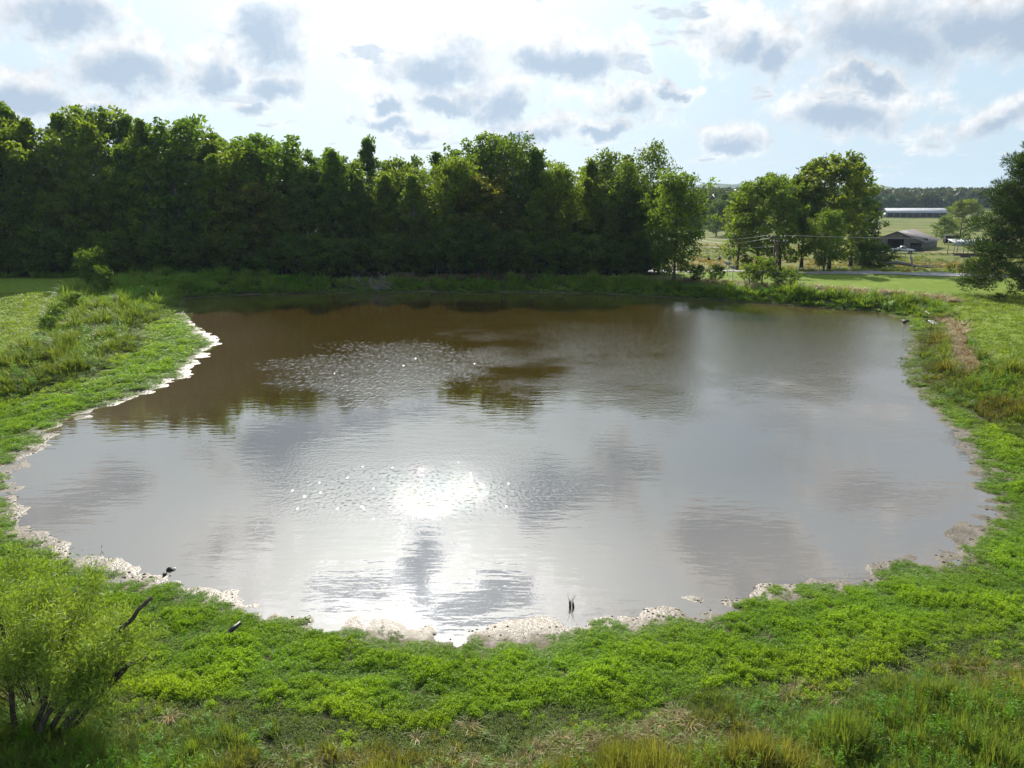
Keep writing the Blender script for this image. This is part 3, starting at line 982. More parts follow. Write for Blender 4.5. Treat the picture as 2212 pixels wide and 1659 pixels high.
# long blue ridge on the horizon
hx = np.linspace(-2500, 4500, 160)
rows = []
for j, f_ in enumerate(np.linspace(0, 1, 14)):
    yy = 2300 + 900 * f_
    hz = (62 + 34 * (fbm(hx * 0.0016 + 3, hx * 0 + 1.3, 4) - 0.5) * 2 - 26 * sstep(hx, 900, 2300)) * sstep(np.full_like(hx, f_), 0, 0.62) + 12
    hz = hz + (vnoise(hx * 0.021, hx * 0 + j) - 0.5) * 9
    rows.append(np.stack([hx, np.full_like(hx, yy), hz], -1))
HV = np.stack(rows, 1)
hi_ = np.arange(160 * 14).reshape(160, 14)
HF = np.stack([hi_[:-1, :-1], hi_[1:, :-1], hi_[1:, 1:], hi_[:-1, 1:]], -1).reshape(-1, 4)
M['hill'] = simple('wooded_hill', (0.035, 0.055, 0.020), (0.060, 0.080, 0.030), 0.02, 0.95, 0.05, bump=0.8)
hills = link('hills', fast_mesh('hills', HV.reshape(-1, 3), HF, smooth=True), M['hill'])
hills['kind'] = 'structure'
# ------------------------------------------------------------------ ground cover
def tuft_mesh(name, kind, seed, mat):
    rg = np.random.default_rng(seed)
    if kind == 'weed':                       # leafy mound
        n = 80
        a, r = rg.uniform(0, 6.28, n), 0.20 * np.sqrt(rg.uniform(0, 1, n))
        z = 0.25 * (1 - (r / 0.24) ** 2) * rg.uniform(0.35, 1.0, n) + 0.01
        Cn = np.stack([r * np.cos(a), r * np.sin(a), z], -1)
        dr = np.stack([np.cos(a) * 0.8, np.sin(a) * 0.8, rg.uniform(-0.1, 1.0, n)], -1)
        V, F_, ti = leaves(Cn, 0.050, 0.26, rg, 0.3, dr, 0.5)
        ti = np.clip(ti * 0.6 + np.repeat(z, 4) / 0.25 * 0.45, 0, 1)
    elif kind == 'low':                      # flat rosettes
        n = 46
        a, r = rg.uniform(0, 6.28, n), 0.22 * np.sqrt(rg.uniform(0, 1, n))
        Cn = np.stack([r * np.cos(a), r * np.sin(a), rg.uniform(0.01, 0.10, n)], -1)
        V, F_, ti = leaves(Cn, 0.034, 0.55, rg, 1.2)
    elif kind in ('grass', 'straw', 'short'):
        n = {'grass': 46, 'straw': 40, 'short': 26}[kind]
        L = {'grass': 0.78, 'straw': 0.50, 'short': 0.20}[kind]
        wd = {'grass': 0.0085, 'straw': 0.0075, 'short': 0.008}[kind]
        a = rg.uniform(0, 6.28, n)
        r = 0.10 * np.sqrt(rg.uniform(0, 1, n)) * (1.6 if kind == 'short' else 1)
        b0 = np.stack([r * np.cos(a), r * np.sin(a), 0 * r], -1)
        lean = rg.uniform(0.12, 0.75, n) * (2.2 if kind == 'straw' else 1.0)
        ln = L * rg.uniform(0.45, 1.1, n)
        a2 = a + rg.normal(0, 0.6, n)
        out_ = np.stack([np.cos(a2), np.sin(a2), 0 * a], -1)
        side = np.stack([-np.sin(a2), np.cos(a2), 0 * a], -1) * wd
        up = np.array([0, 0, 1.0])
        p1 = b0 + (up * 0.55 + out_ * (lean * 0.22)[:, None]) * ln[:, None]
        p2 = b0 + (up * (0.95 - 0.40 * np.minimum(lean, 1.6))[:, None] + out_ * (lean * 0.62)[:, None]) * ln[:, None]
        V = np.stack([b0 - side, b0 + side, p1 + side, p1 - side, p2 + side * 0.25, p2 - side * 0.25], 1).reshape(-1, 3)
        base = np.arange(n)[:, None] * 6
        F_ = np.concatenate([base + [0, 1, 2, 3], base + [3, 2, 4, 5]])
        t0 = np.clip(rg.normal(0.5, 0.22, n), 0, 1)
        ti = np.stack([t0 * 0.5, t0 * 0.5, t0, t0, np.minimum(1, t0 * 1.25), np.minimum(1, t0 * 1.25)], 1).ravel()
    elif kind == 'stalk':                    # upright leafy stalks
        Cn, dr = [], []
        for s_ in range(7):
            a, r = rg.uniform(0, 6.28), rg.uniform(0, 0.13)
            h_ = rg.uniform(0.55, 1.1)
            for q in np.linspace(0.12, 1, 15):
                b_ = rg.uniform(0, 6.28)
                Cn.append((r * math.cos(a) * (1 + q) + 0.05 * math.cos(b_), r * math.sin(a) * (1 + q) + 0.05 * math.sin(b_), h_ * q))
                dr.append((math.cos(b_), math.sin(b_), 0.35))
        V, F_, ti = leaves(np.array(Cn), 0.055, 0.25, rg, 0.4, np.array(dr), 0.3)
    m = fast_mesh(name, V, F_, {'tint': ti})
    m.materials.append(mat)
    return m


PROTO = {'weed': [tuft_mesh('weed', 'weed', 10 + i, M['weed']) for i in range(3)],
         'low': [tuft_mesh('low', 'low', 20 + i, M['low']) for i in range(3)],
         'grass': [tuft_mesh('grass', 'grass', 30 + i, M['grass']) for i in range(3)],
         'straw': [tuft_mesh('straw', 'straw', 40 + i, M['straw']) for i in range(2)],
         'short': [tuft_mesh('short', 'short', 50 + i, M['grass']) for i in range(2)],
         'stalk': [tuft_mesh('stalk', 'stalk', 60 + i, M['weed']) for i in range(2)]}

sg = np.random.default_rng(21)
cand = []
for (a, b, dens) in ((9.5, 15, 96), (15, 20, 84), (20, 28, 46), (28, 40, 20), (40, 56, 9.0), (56, 76, 5.0), (76, 100, 3.0)):
    hw = b * 0.76 + 2
    n = int((b - a) * 2 * hw * dens)
    x, y = sg.uniform(-hw, hw, n), sg.uniform(a, b, n)
    cand.append(np.stack([x, y, np.full(n, math.sqrt(84 / dens))], -1))
cand = np.concatenate(cand)
x, y, lod = cand.T
sd = sdist(x, y)
k = (sd > -0.2) & (sd < 30)
x, y, lod, sd = x[k], y[k], lod[k], sd[k]
z = height(x, y)
wf, wr = sstep(y, 58, 78), sstep(x, 12, 22) * (1 - sstep(y, 58, 78))
wl = sstep(-x, 10, 16) * (1 - wf)
e = fbm(x * 0.9, y * 0.9, 3) - 0.5
e2 = fbm(x * 0.35 + 40, y * 0.35, 3) - 0.5
ein = 0.50 + 1.9 * e - 0.25 * wr - 0.3 * wf                        # inner edge of the leafy band
wl_out = (4.1 + 1.6 * e2 + 1.0 * wl * sstep(y, 18, 34)) * (1 - wr) + (weed_lim_r(y) + 0.8 * e2) * wr
wl_out = wl_out * (1 - wf) + 0.5 * wf
low_out = wl_out + np.clip(0.95 + 3.4 * (fbm(x * 0.25 + 70, y * 0.25, 2) - 0.5), 0.1, 3) * (1 - wr * 0.8) * (1 - wl * sstep(y, 20, 26)) * (1 - wf) + 0.1
zone_weed = (sd > ein) & (sd < wl_out) & (z > 0.015)
zone_low = (sd >= wl_out) & (sd < low_out)
lawn_p = lawn_mask(x, y, sd)
zone_tall = ((sd >= np.maximum(low_out, 0.7)) | ((sd > wl_out + 0.3) & (sg.random(len(x)) < 0.10))) & (lawn_p < 0.5) & (y < 97)
strawz = straw_mask(x, y, sd) > 0.4


def put(name, label, sel, protos, sxy, sz, hue, shade, thin=1.0):
    i = np.where(sel)[0]
    if thin < 1:
        i = i[sg.random(len(i)) < thin]
    n = len(i)
    L = lod[i]
    s_xy = sxy * (0.8 + 0.5 * sg.random(n)) * L
    s_z = (sz[i] if hasattr(sz, '__len__') else sz) * (0.75 + 0.5 * sg.random(n)) * (1 + (L - 1) * 0.22)
    P = np.stack([x[i], y[i], z[i] - 0.01], -1)
    rt = np.stack([sg.normal(0, 0.12, n), sg.normal(0, 0.12, n), sg.uniform(0, 6.28, n)], -1)
    o = scatter(name, P, rt, np.stack([s_xy, s_xy, s_z], -1), shade[i], protos, sg.integers(0, len(protos), n), hue[i])
    return tag(o, label, None, None, 'stuff')


mnd = fbm(x * 1.5 + 5, y * 1.5 + 5, 2) * 0.65 + fbm(x * 0.6 + 15, y * 0.6, 2) * 0.35
lump = np.clip(0.50 + 1.9 * (mnd - 0.34), 0.40, 1.4)
gap = sg.random(len(x)) < 0.5 * (1 - sstep(mnd, 0.26, 0.36))
ramp_in = np.clip((sd - ein) / 1.2, 0.25, 1)
yel = sstep(sd, wl_out - 1.6, wl_out - 0.2)[:, None] * (0.35 + 0.65 * sstep(e2, -0.1, 0.15))[:, None]
hue_w = np.array([1.0, 1.0, 1.0]) * (1 - yel) + np.array([1.18, 1.05, 1.0]) * yel
hue_w = hue_w * (1 + 0.35 * (fbm(x * 0.5 + 9, y * 0.5, 2) - 0.5))[:, None]
sh = np.clip(0.5 + 0.9 * e + 1.6 * (mnd - 0.5) + sg.normal(0, 0.15, len(x)), 0, 1)
put('ground_cover', 'bright green leafy waterweed mounds around the muddy shore', (zone_weed & ~gap) | (zone_low & (sg.random(len(x)) < 0.22 * sstep(mnd, 0.42, 0.58))), PROTO['weed'], 0.68, lump * ramp_in * 0.80, hue_w, sh)
put('ground_cover', 'low dark grey-green creeping plants above the bright band', zone_low | ((sd > wl_out - 1.0) & (sd < low_out + 0.8) & (sg.random(len(x)) < 0.35)),
    PROTO['low'], 0.62, 0.7 + 0 * x, np.ones((len(x), 3)), sh)
grow = np.clip((sd - low_out) / 1.2, 0.45, 1) * (0.6 + 0.9 * np.clip(fbm(x * 0.45 + 60, y * 0.45, 3) - 0.2, 0, 1))
dry = (sstep(fbm(x * 0.42 + 80, y * 0.42, 3), 0.42, 0.62) * (1 - 0.85 * sstep(y, 20, 28)))[:, None]
tus = sstep(fbm(x * 0.9 + 33, y * 0.9 + 4, 2), 0.56, 0.72)
hue_g = np.array([0.82, 1.06, 0.72]) * (1 - dry) + np.array([1.06, 1.03, 0.92]) * dry
brn = (wr * sstep(fbm(x * 0.5 + 30, y * 0.5, 2), 0.5, 0.62))[:, None]
hue_g = hue_g * (1 - brn) + np.array([0.85, 0.80, 0.65]) * brn
shade_lift = wf[:, None]
hue_g = hue_g * (1 - shade_lift) + hue_g * np.array([1.15, 1.3, 1.0]) * shade_lift  # far-bank grass colour brightened to offset the shadow lying on it
u = sg.random(len(x))
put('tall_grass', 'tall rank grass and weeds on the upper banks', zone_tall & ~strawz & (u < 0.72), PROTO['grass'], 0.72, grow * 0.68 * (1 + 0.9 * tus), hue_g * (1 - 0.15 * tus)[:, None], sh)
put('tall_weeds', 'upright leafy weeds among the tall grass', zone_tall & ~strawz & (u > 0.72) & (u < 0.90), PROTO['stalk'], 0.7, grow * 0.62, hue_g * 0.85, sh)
put('dry_grass', 'pale dry straw lying among the bank grass', (zone_tall & (u > 0.88) & (dry[:, 0] > 0.25)) | (strawz & (u < 0.5)), PROTO['straw'], 0.72, 0.6 + 0 * x, np.ones((len(x), 3)), sh)
put('lawn_grass', 'short mown lawn grass beside the pond', (lawn_p >= 0.5) & (y < 80) & (sd < 29), PROTO['short'], 0.7, 0.42 + 0 * x, np.tile(np.array([[0.92, 1.22, 0.5]]), (len(x), 1)), sh, 0.8)
put('ground_cover', 'thin green seedlings on the drying mud', (sd > 0.35) & (sd < ein + 0.6) & (z > 0.03) & (u < 0.30) & (y < 40) & (fbm(x * 1.7 + 3, y * 1.7, 2) > 0.42), PROTO['weed'], 0.42, 0.22 + 0 * x, hue_w * 0.75, sh)

# clods and trodden lumps of mud along the waterline
M['clod'] = simple('mud_clod', (0.045, 0.037, 0.026), (0.095, 0.078, 0.057), 30, 0.85, 0.10)
CLODS = []
for i in range(3):
    rgc = np.random.default_rng(400 + i)
    a_ = np.arange(7) * 2 * math.pi / 7
    ring = lambda r_, z_: np.stack([r_ * np.cos(a_) * rgc.uniform(0.75, 1.2, 7), r_ * np.sin(a_) * rgc.uniform(0.75, 1.2, 7), np.full(7, z_) * rgc.uniform(0.7, 1.2, 7)], -1)
    cv = np.concatenate([ring(0.10, -0.01), ring(0.085, 0.035), ring(0.04, 0.055)])
    cf = [(k_ * 7 + j_, k_ * 7 + (j_ + 1) % 7, (k_ + 1) * 7 + (j_ + 1) % 7, (k_ + 1) * 7 + j_) for k_ in range(2) for j_ in range(7)] + [(14, 15, 16, 17), (14, 17, 18, 20), (18, 19, 20, 14)][:2]
    cm_ = fast_mesh('mud_clod', cv, cf)
    cm_.materials.append(M['clod'])
    CLODS.append(cm_)
put('mud_clods', 'dark clods and trodden lumps of mud along the waterline', (sd > -0.1) & (sd < 1.7) & (z > -0.005) & (y < 45) & (fbm(x * 1.1 + 51, y * 1.1, 3) > 0.47) & (sg.random(len(x)) < 0.22),
    CLODS, 0.40, 0.38 + 0 * x, np.ones((len(x), 3)), sh)

# far pasture: rough tussocks between road and farmyard
n = 5200
x, y = sg.uniform(20, 190, n), sg.uniform(106, 235, n)
kp = (x / y < 0.80) & (x / y > 0.18) & (np.abs(y - np.interp(x, [r[0] for r in ROAD][::-1], [r[1] for r in ROAD][::-1])) > 4.5) & (fbm(x * 0.09, y * 0.09, 3) > 0.42)
barn_xy = onground(1935, 542, -1.5)
kp &= ~((np.abs(x - barn_xy[0] - 4) < 24) & (y > 186) & (y < 250))
x, y = x[kp], y[kp]
z, lod, sd = height(x, y), np.full(len(x), 3.6), np.zeros(len(x))
u = fbm(x * 0.05 + 3, y * 0.05, 3)
hp = np.where((u > 0.53)[:, None], np.array([1.15, 0.85, 0.8]), np.array([0.95, 1.05, 0.8]))
put('pasture_grass', 'rough tussocky pasture grass between the road and the barn', np.ones(len(x), bool), PROTO['grass'], 0.95, 0.50 + 0 * x, hp, np.clip(u, 0, 1))

# ------------------------------------------------------------------ willow in the near corner
wx_, wy_ = onground(62, 1600, 0.7)
wz_ = gz(wx_, wy_)
wil = tag(empty('willow_tree', (wx_, wy_, wz_)), 'bushy young willow with thick leaning stems in the near corner', 'tree')
STEMS = [([(0.25, 0.1, -0.1), (0.75, 0.3, 0.45), (1.35, 0.55, 0.95), (1.75, 0.65, 1.35), (2.15, 0.75, 1.45)], 0.085, 0.05),
         ([(0.15, 0.15, -0.1), (0.65, 0.5, 0.8), (1.15, 1.0, 1.6), (1.6, 1.3, 2.0), (1.95, 1.5, 2.4)], 0.06, 0.04),
         ([(0.05, 0.0, -0.1), (0.35, 0.1, 0.6), (0.62, 0.15, 1.05)], 0.075, 0.04),
         ([(-0.1, 0.2, -0.1), (0.10, 0.6, 0.9), (0.3, 0.9, 1.6), (0.5, 1.1, 2.3)], 0.06, 0.03),
         ([(-0.3, 0.1, -0.1), (-0.6, 0.6, 1.2), (-0.8, 0.9, 2.2), (-0.9, 1.0, 3.0)], 0.06, 0.02),
         ([(0.4, 0.1, -0.1), (1.0, 0.6, 0.5), (1.5, 1.0, 1.2)], 0.05, 0.03)]
for P_, r0, r1 in STEMS:
    P_ = np.array(P_, float)
    tt = np.linspace(0, len(P_) - 1, 14)
    pp = np.stack([np.interp(tt, range(len(P_)), P_[:, a]) for a in range(3)], -1) + sg.normal(0, 0.018, (14, 3))
    MB().tube(pp, np.linspace(r0, r1, 14), 8).build('stem', M['bark'], wil, True)
rgw = np.random.default_rng(5)
cl = []
tw = MB()
for i in range(120):
    c = np.array([rgw.uniform(-2.2, 2.1), rgw.uniform(-0.3, 2.2), 0])
    lim = 3.0 - 0.50 * abs(c[0] + 0.2) ** 1.3 if c[0] > -0.2 else 3.0 - 0.25 * abs(c[0] + 0.9)
    c[2] = rgw.uniform(0.35 if c[0] < -0.4 else 1.15, max(1.3, lim))
    if c[0] > 1.0 and c[2] < 0.9:
        c[2] += 0.8
    cl.append(c)
    b0 = np.array([c[0] * 0.35, c[1] * 0.4 + 0.2, c[2] * 0.45])
    tw.tube(np.stack([b0, (b0 + c) / 2 + rgw.normal(0, 0.06, 3), c]), [0.010, 0.006, 0.003], 4, False)
cl = np.array(cl)
tw.build('twigs', M['bark'], wil)
pk = rgw.integers(0, 120, 42000)
off = rgw.normal(size=(42000, 3)) * np.array([0.15, 0.15, 0.24])
Cn = cl[pk] + off
Cn[:, 2] = np.maximum(Cn[:, 2], 0.1)
dr = np.stack([off[:, 0] * 2.2, off[:, 1] * 2.2, 0.25 + rgw.normal(0, 0.45, 42000)], -1)
V, F_, ti = leaves(Cn, 0.066, 0.16, rgw, 0.5, dr, 0.5)
cr = link('crown', fast_mesh('willow_crown', V, F_, {'tint': np.clip(ti * 0.7 + np.repeat(rgw.uniform(0, 0.3, 120)[pk], 4), 0, 1)}), M['willow'], wil)

# ------------------------------------------------------------------ driftwood, snags and litter
def twiggy(mb, p, d, L, r, depth, rg, n=4, bend=0.25, kids=3):
    pts = [np.array(p, float)]
    d = np.array(d, float)
    d /= np.linalg.norm(d)
    for _ in range(n):
        d = d + rg.normal(0, bend, 3)
        d /= np.linalg.norm(d)
        pts.append(pts[-1] + d * L / n)
    mb.tube(np.array(pts), np.linspace(r, r * 0.35, n + 1), 5, False)
    if depth:
        for _ in range(kids):
            q = rg.integers(1, n + 1)
            twiggy(mb, pts[q], d + rg.normal(0, 0.7, 3), L * rg.uniform(0.45, 0.7), r * 0.45, depth - 1, rg, n, bend, kids)


rgd = np.random.default_rng(31)
sx_, sy_ = onground(1234, 1312, 0)
sn = tag(empty('snag', (sx_, sy_, 0)), 'dark split stub with thin twigs standing in the shallow water', 'snag')
sn.scale = (0.62, 0.62, 0.62)
for (dx_, h_, r_) in ((-0.05, 0.34, 0.055), (0.09, 0.26, 0.05)):
    pp = np.array([(dx_, 0, -0.3), (dx_, 0.0, 0.05), (dx_ - 0.01, 0.02, h_ * 0.7), (dx_ - 0.02, 0.03, h_)])
    MB().tube(pp, [r_, r_ * 1.1, r_ * 0.8, r_ * 0.3], 8).build('stub', M['wetwood'], sn, True)
for i in range(7):
    mb = MB()
    twiggy(mb, (rgd.uniform(-0.09, 0.10), rgd.uniform(-0.03, 0.05), 0.1), (rgd.uniform(-0.35, 0.1), rgd.uniform(-0.2, 0.3), 1), rgd.uniform(0.35, 0.75), 0.009, 1, rgd, 4, 0.15, 1)
    mb.build('twig', M['wetwood'], sn)


def blob_mesh(name, r, seed, amp=0.3, n=2, flat=(1, 1, 1)):
    bm = bmesh.new()
    bmesh.ops.create_icosphere(bm, subdivisions=n, radius=1)
    rg_ = np.random.default_rng(seed)
    ph = rg_.uniform(0, 6, 6)
    for v in bm.verts:
        c = v.co
        k_ = 1 + amp * (math.sin(c.x * 3 + ph[0]) * math.sin(c.y * 2.7 + ph[1]) + 0.5 * math.sin(c.z * 5 + ph[2]) * math.sin(c.x * 6 + ph[3]))
        v.co = Vector((c.x * flat[0], c.y * flat[1], c.z * flat[2])) * r * k_
    m = bpy.data.meshes.new(name)
    bm.to_mesh(m)
    bm.free()
    for p_ in m.polygons:
        p_.use_smooth = True
    return m


M['rock'] = simple('pale_rock', (0.40, 0.38, 0.34), (0.62, 0.60, 0.56), 14, 0.8, 0.2, bump=0.4)
M['litter'] = simple('white_litter', (0.70, 0.70, 0.68), (0.80, 0.80, 0.78), 8, 0.5, 0.3)
M['darkclod'] = simple('dark_clod', (0.018, 0.014, 0.012), (0.04, 0.032, 0.026), 12, 0.6, 0.4, bump=0.5)


def lump_at(name, px, py, r, mat, label, cat, seed, flat=(1, 1, 0.7), zoff=0.0, zz=None):
    x_, y_ = onground(px, py, 0.0 if zz is None else zz)
    o = link(name, blob_mesh(name, r, seed, 0.28, 3, flat), mat)
    o.location = (x_, y_, (max(gz(x_, y_), 0.0) if zz is None else gz(x_, y_)) + zoff)
    o.rotation_euler[2] = seed * 1.3
    return tag(o, label, cat)


lump_at('rock', 1491, 1636, 0.10, M['rock'], 'small pale rock among the low plants at the near edge', 'rock', 3, zz=0.4, zoff=0.05)
lump_at('clod', 367, 1231, 0.10, M['darkclod'], 'curled dark clod in the shallows off the near left shore', 'clod', 5, (1.3, 0.8, 0.6), 0.02)
lump_at('clod', 356, 1242, 0.075, M['darkclod'], 'small dark clod on the mud just below the curled one', 'clod', 6, (1.2, 0.8, 0.7), 0.03)
lump_at('litter', 376, 1230, 0.05, M['litter'], 'small white scrap beside the dark clod in the shallows', 'litter', 8, (1.2, 0.8, 0.8), 0.02)
lump_at('float', 1956, 697, 0.26, M['darkclod'], 'round dark float lying in the water by the right shore', 'float', 9, (1.05, 1, 0.9), 0.10)
# old log ends poking out of the weeds at the left
for (px, py, L, ang, til, lab) in ((478, 1362, 0.55, 0.7, 0.35, 'short dark log end poking from the green weeds near the shore'),
                                   (150, 1298, 0.5, 1.2, 0.9, 'upright dark broken stub behind the willow')):
    x_, y_ = onground(px, py, 0.3)
    mb = MB().tube([(0, 0, -0.15), (L * 0.5 * math.cos(til), 0, L * 0.5 * math.sin(til)), (L * math.cos(til), 0.02, L * math.sin(til))], [0.075, 0.07, 0.05], 8)
    o = mb.build('log', M['wetwood'], None, True)
    o.location, o.rotation_euler = (x_, y_, gz(x_, y_) + 0.02), (0, 0, ang)
    tag(o, lab, 'log')
for (px, py, h_, lab) in ((712 / 2.2 * 0.0 + 195, 1310, 0.6, 'thin grey dead twig standing in the weeds right of the willow'),
                          (8, 1262, 0.7, 'thin bare twig at the frame edge above the willow')):
    x_, y_ = onground(px, py, 0.3)
    mb = MB()
    twiggy(mb, (0, 0, -0.1), (0.1, 0, 1), h_, 0.016, 1, rgd, 4, 0.12, 2)
    o = mb.build('dead_twig', M['deadwood'])
    o.location = (x_, y_, gz(x_, y_))
    tag(o, lab, 'twig')

# brush pile at the foot of the wood
x_, y_ = onground(820, 601, 1.5)
bp = tag(empty('brush_pile', (x_, y_ - 2, gz(x_, y_ - 2))), 'tangled pile of bare grey branches at the foot of the wood', 'brush pile')
for i in range(16):
    mb = MB()
    a_ = rgd.uniform(0, 3.14)
    twiggy(mb, (rgd.uniform(-2.2, 2.0), rgd.uniform(-0.6, 0.6), 0.1), (math.cos(a_) * 1.2, rgd.uniform(-0.3, 0.3), rgd.uniform(0.25, 0.8)), rgd.uniform(1.5, 2.8), 0.06, 2, rgd, 4, 0.3, 3)
    mb.build('branch', M['palebark'], bp)
# fallen tree in the pasture
x_, y_ = onground(1975, 590, -0.6)
ft = tag(empty('fallen_tree', (x_, y_, gz(x_, y_))), 'grey fallen dead tree lying in the pasture behind the road', 'fallen tree')
MB().tube([(-5.2, 0.3, 1.15), (-3.5, 0.2, 1.1), (-1.6, 0.0, 0.85), (0.2, -0.1, 0.45), (2.5, 0, 0.3), (4.6, 0.1, 0.25)], [0.34, 0.33, 0.30, 0.24, 0.16, 0.07], 8).build('trunk', M['deadwood'], ft, True)
for (p_, d_, L, r_) in (((-0.6, 0, 0.6), (-0.12, 0, 1), 2.1, 0.16), ((-0.4, -0.1, 0.5), (-0.5, -0.5, -0.1), 1.6, 0.14), ((-4.2, 0.2, 1.0), (-0.4, -0.3, -0.7), 1.4, 0.10),
                        ((-3.2, 0.2, 1.0), (-0.3, -0.3, -0.8), 1.3, 0.09), ((0.3, 0, 0.4), (0.6, -0.4, 0.2), 2.4, 0.10), ((1.6, 0, 0.3), (0.5, -0.3, 0.5), 1.6, 0.07), ((4.0, 0, 0.2), (0.6, 0.1, 0.6), 1.8, 0.06)):
    mb = MB()
    twiggy(mb, p_, d_, L, r_, 1, rgd, 4, 0.12, 3)
    mb.build('branch', M['palebark'], ft)
# upturned stumps in the field
for (px, py, lab) in ((1533, 563, 'dark upturned stump in the field, nearest the single tree'), (1556, 563, 'forked dark stump in the middle of the field group'), (1577, 561, 'dark stump half under the drooping branches beyond the road')):
    x_, y_ = onground(px, py, -0.7)
    st = tag(empty('stump', (x_, y_, gz(x_, y_)), rgd.uniform(0, 6.28), rgd.uniform(0.55, 0.8)), lab, 'stump', 'stumps in the field')
    MB().tube([(0, 0, -0.1), (-0.25, 0, 0.5), (-0.35, 0.1, 1.15)], [0.55, 0.42, 0.5], 8).build('bole', M['darkclod'], st, True)
    for i in range(5):
        mb = MB()
        twiggy(mb, (-0.33, 0.1, 1.0), (rgd.uniform(-1, 1), rgd.uniform(-0.6, 0.6), rgd.uniform(0.2, 1)), rgd.uniform(0.6, 1.0), 0.13, 0, rgd, 4, 0.2, 0)
        mb.build('root', M['darkclod'], st)
# ------------------------------------------------------------------ farm buildings, vehicles, poles
M['barnwood'] = simple('weathered_boards', (0.095, 0.085, 0.075), (0.20, 0.185, 0.165), 6, 0.9, 0.1, bump=0.4, stretch=(3, 3, 0.15))
M['tin'] = simple('galvanised_roof', (0.16, 0.16, 0.17), (0.22, 0.22, 0.23), 0.5, 0.6, 0.3, 0.0)
M['white'] = simple('white_steel', (0.27, 0.29, 0.32), (0.34, 0.36, 0.39), 0.4, 0.7, 0.15)
M['steel'] = simple('grey_steel', (0.16, 0.16, 0.165), (0.26, 0.26, 0.27), 3, 0.5, 0.5, 0.6)
M['pole'] = simple('creosote_pole', (0.055, 0.038, 0.026), (0.11, 0.078, 0.055), 5, 0.85, 0.15, bump=0.3, stretch=(4, 4, 0.2))
M['cable'] = simple('power_cable', (0.30, 0.30, 0.30), (0.40, 0.40, 0.40), 3, 0.4, 0.5)
M['porcelain'] = simple('porcelain', (0.62, 0.62, 0.60), (0.75, 0.75, 0.73), 8, 0.25, 0.5)
M['paint_silver'] = simple('silver_paint', (0.42, 0.43, 0.43), (0.47, 0.48, 0.48), 2, 0.32, 0.5, 0.25)
M['rubber'] = simple('rubber', (0.012, 0.012, 0.012), (0.022, 0.022, 0.022), 9, 0.8, 0.2)
M['glass'] = simple('dark_glass', (0.02, 0.025, 0.03), (0.03, 0.035, 0.04), 2, 0.08, 0.6)
M['red'] = simple('red_paint', (0.30, 0.025, 0.02), (0.22, 0.02, 0.016), 4, 0.4, 0.4)
M['shadowy'] = simple('shade_darkened_boards', (0.030, 0.026, 0.022), (0.055, 0.048, 0.040), 4, 0.95, 0.05, stretch=(3, 3, 0.2))  # boards with shade put into their colour, mostly for open-fronted interiors
M['lamp'] = simple('lamp_glass', (0.75, 0.75, 0.72), (0.8, 0.8, 0.78), 3, 0.15, 0.6)
M['tail'] = simple('tail_lamp', (0.35, 0.03, 0.02), (0.30, 0.03, 0.02), 3, 0.2, 0.6)
M['hay'] = simple('old_hay', (0.20, 0.15, 0.09), (0.32, 0.25, 0.15), 5, 0.95, 0.05, bump=0.5)
# rusty tin: long rust streaks down the sheets
m, t, out = newmat('rusty_tin')
co = t.new('ShaderNodeTexCoord').outputs['Object']
n1, n2 = t.noise(t.vmath('MULTIPLY', co, (0.3, 1.3, 0.3)), 1.0, 4, 0.6), t.noise(t.vmath('MULTIPLY', co, (1, 6, 1)), 0.7, 4)
col = t.mix(t.remap(n1.outputs[0], 0.46, 0.62), (0.145, 0.145, 0.16), (0.15, 0.085, 0.052))
col = t.mix(t.math('MULTIPLY', t.remap(n2.outputs[0], 0.5, 0.7), 0.5), col, (0.13, 0.12, 0.12))
b = principled(t, col, 0.7, 0.25, 0.0)
t.l.new(b.outputs[0], out.inputs[0])
M['rusty'] = m

bx_, by_ = onground(1935, 541, -1.5)
bz_ = gz(bx_, by_)
barn = tag(empty('barn', (bx_, by_, bz_ - 0.1), -R(37)), 'weathered grey gable barn with rusty tin roof and open dark doorways', 'barn')
BW, BL, EH, PH = 6.6, 24.0, 2.5, 5.2
def slope_at(x_):
    return PH - (PH - EH) * abs(x_) / BW
def gable(x0, x1, z0, y0=0.0, th=0.12):
    """a strip of the gable wall between x0 and x1, from z0 up to the roof"""
    mb = MB()
    q = sorted({x0, x1} | ({0.0} if x0 < 0 < x1 else set()))
    for a_, b_ in zip(q[:-1], q[1:]):
        mb.hexa([(a_, y0, z0), (b_, y0, z0), (b_, y0 + th, z0), (a_, y0 + th, z0),
                 (a_, y0, slope_at(a_) - 0.02), (b_, y0, slope_at(b_) - 0.02), (b_, y0 + th, slope_at(b_) - 0.02), (a_, y0 + th, slope_at(a_) - 0.02)])
    return mb
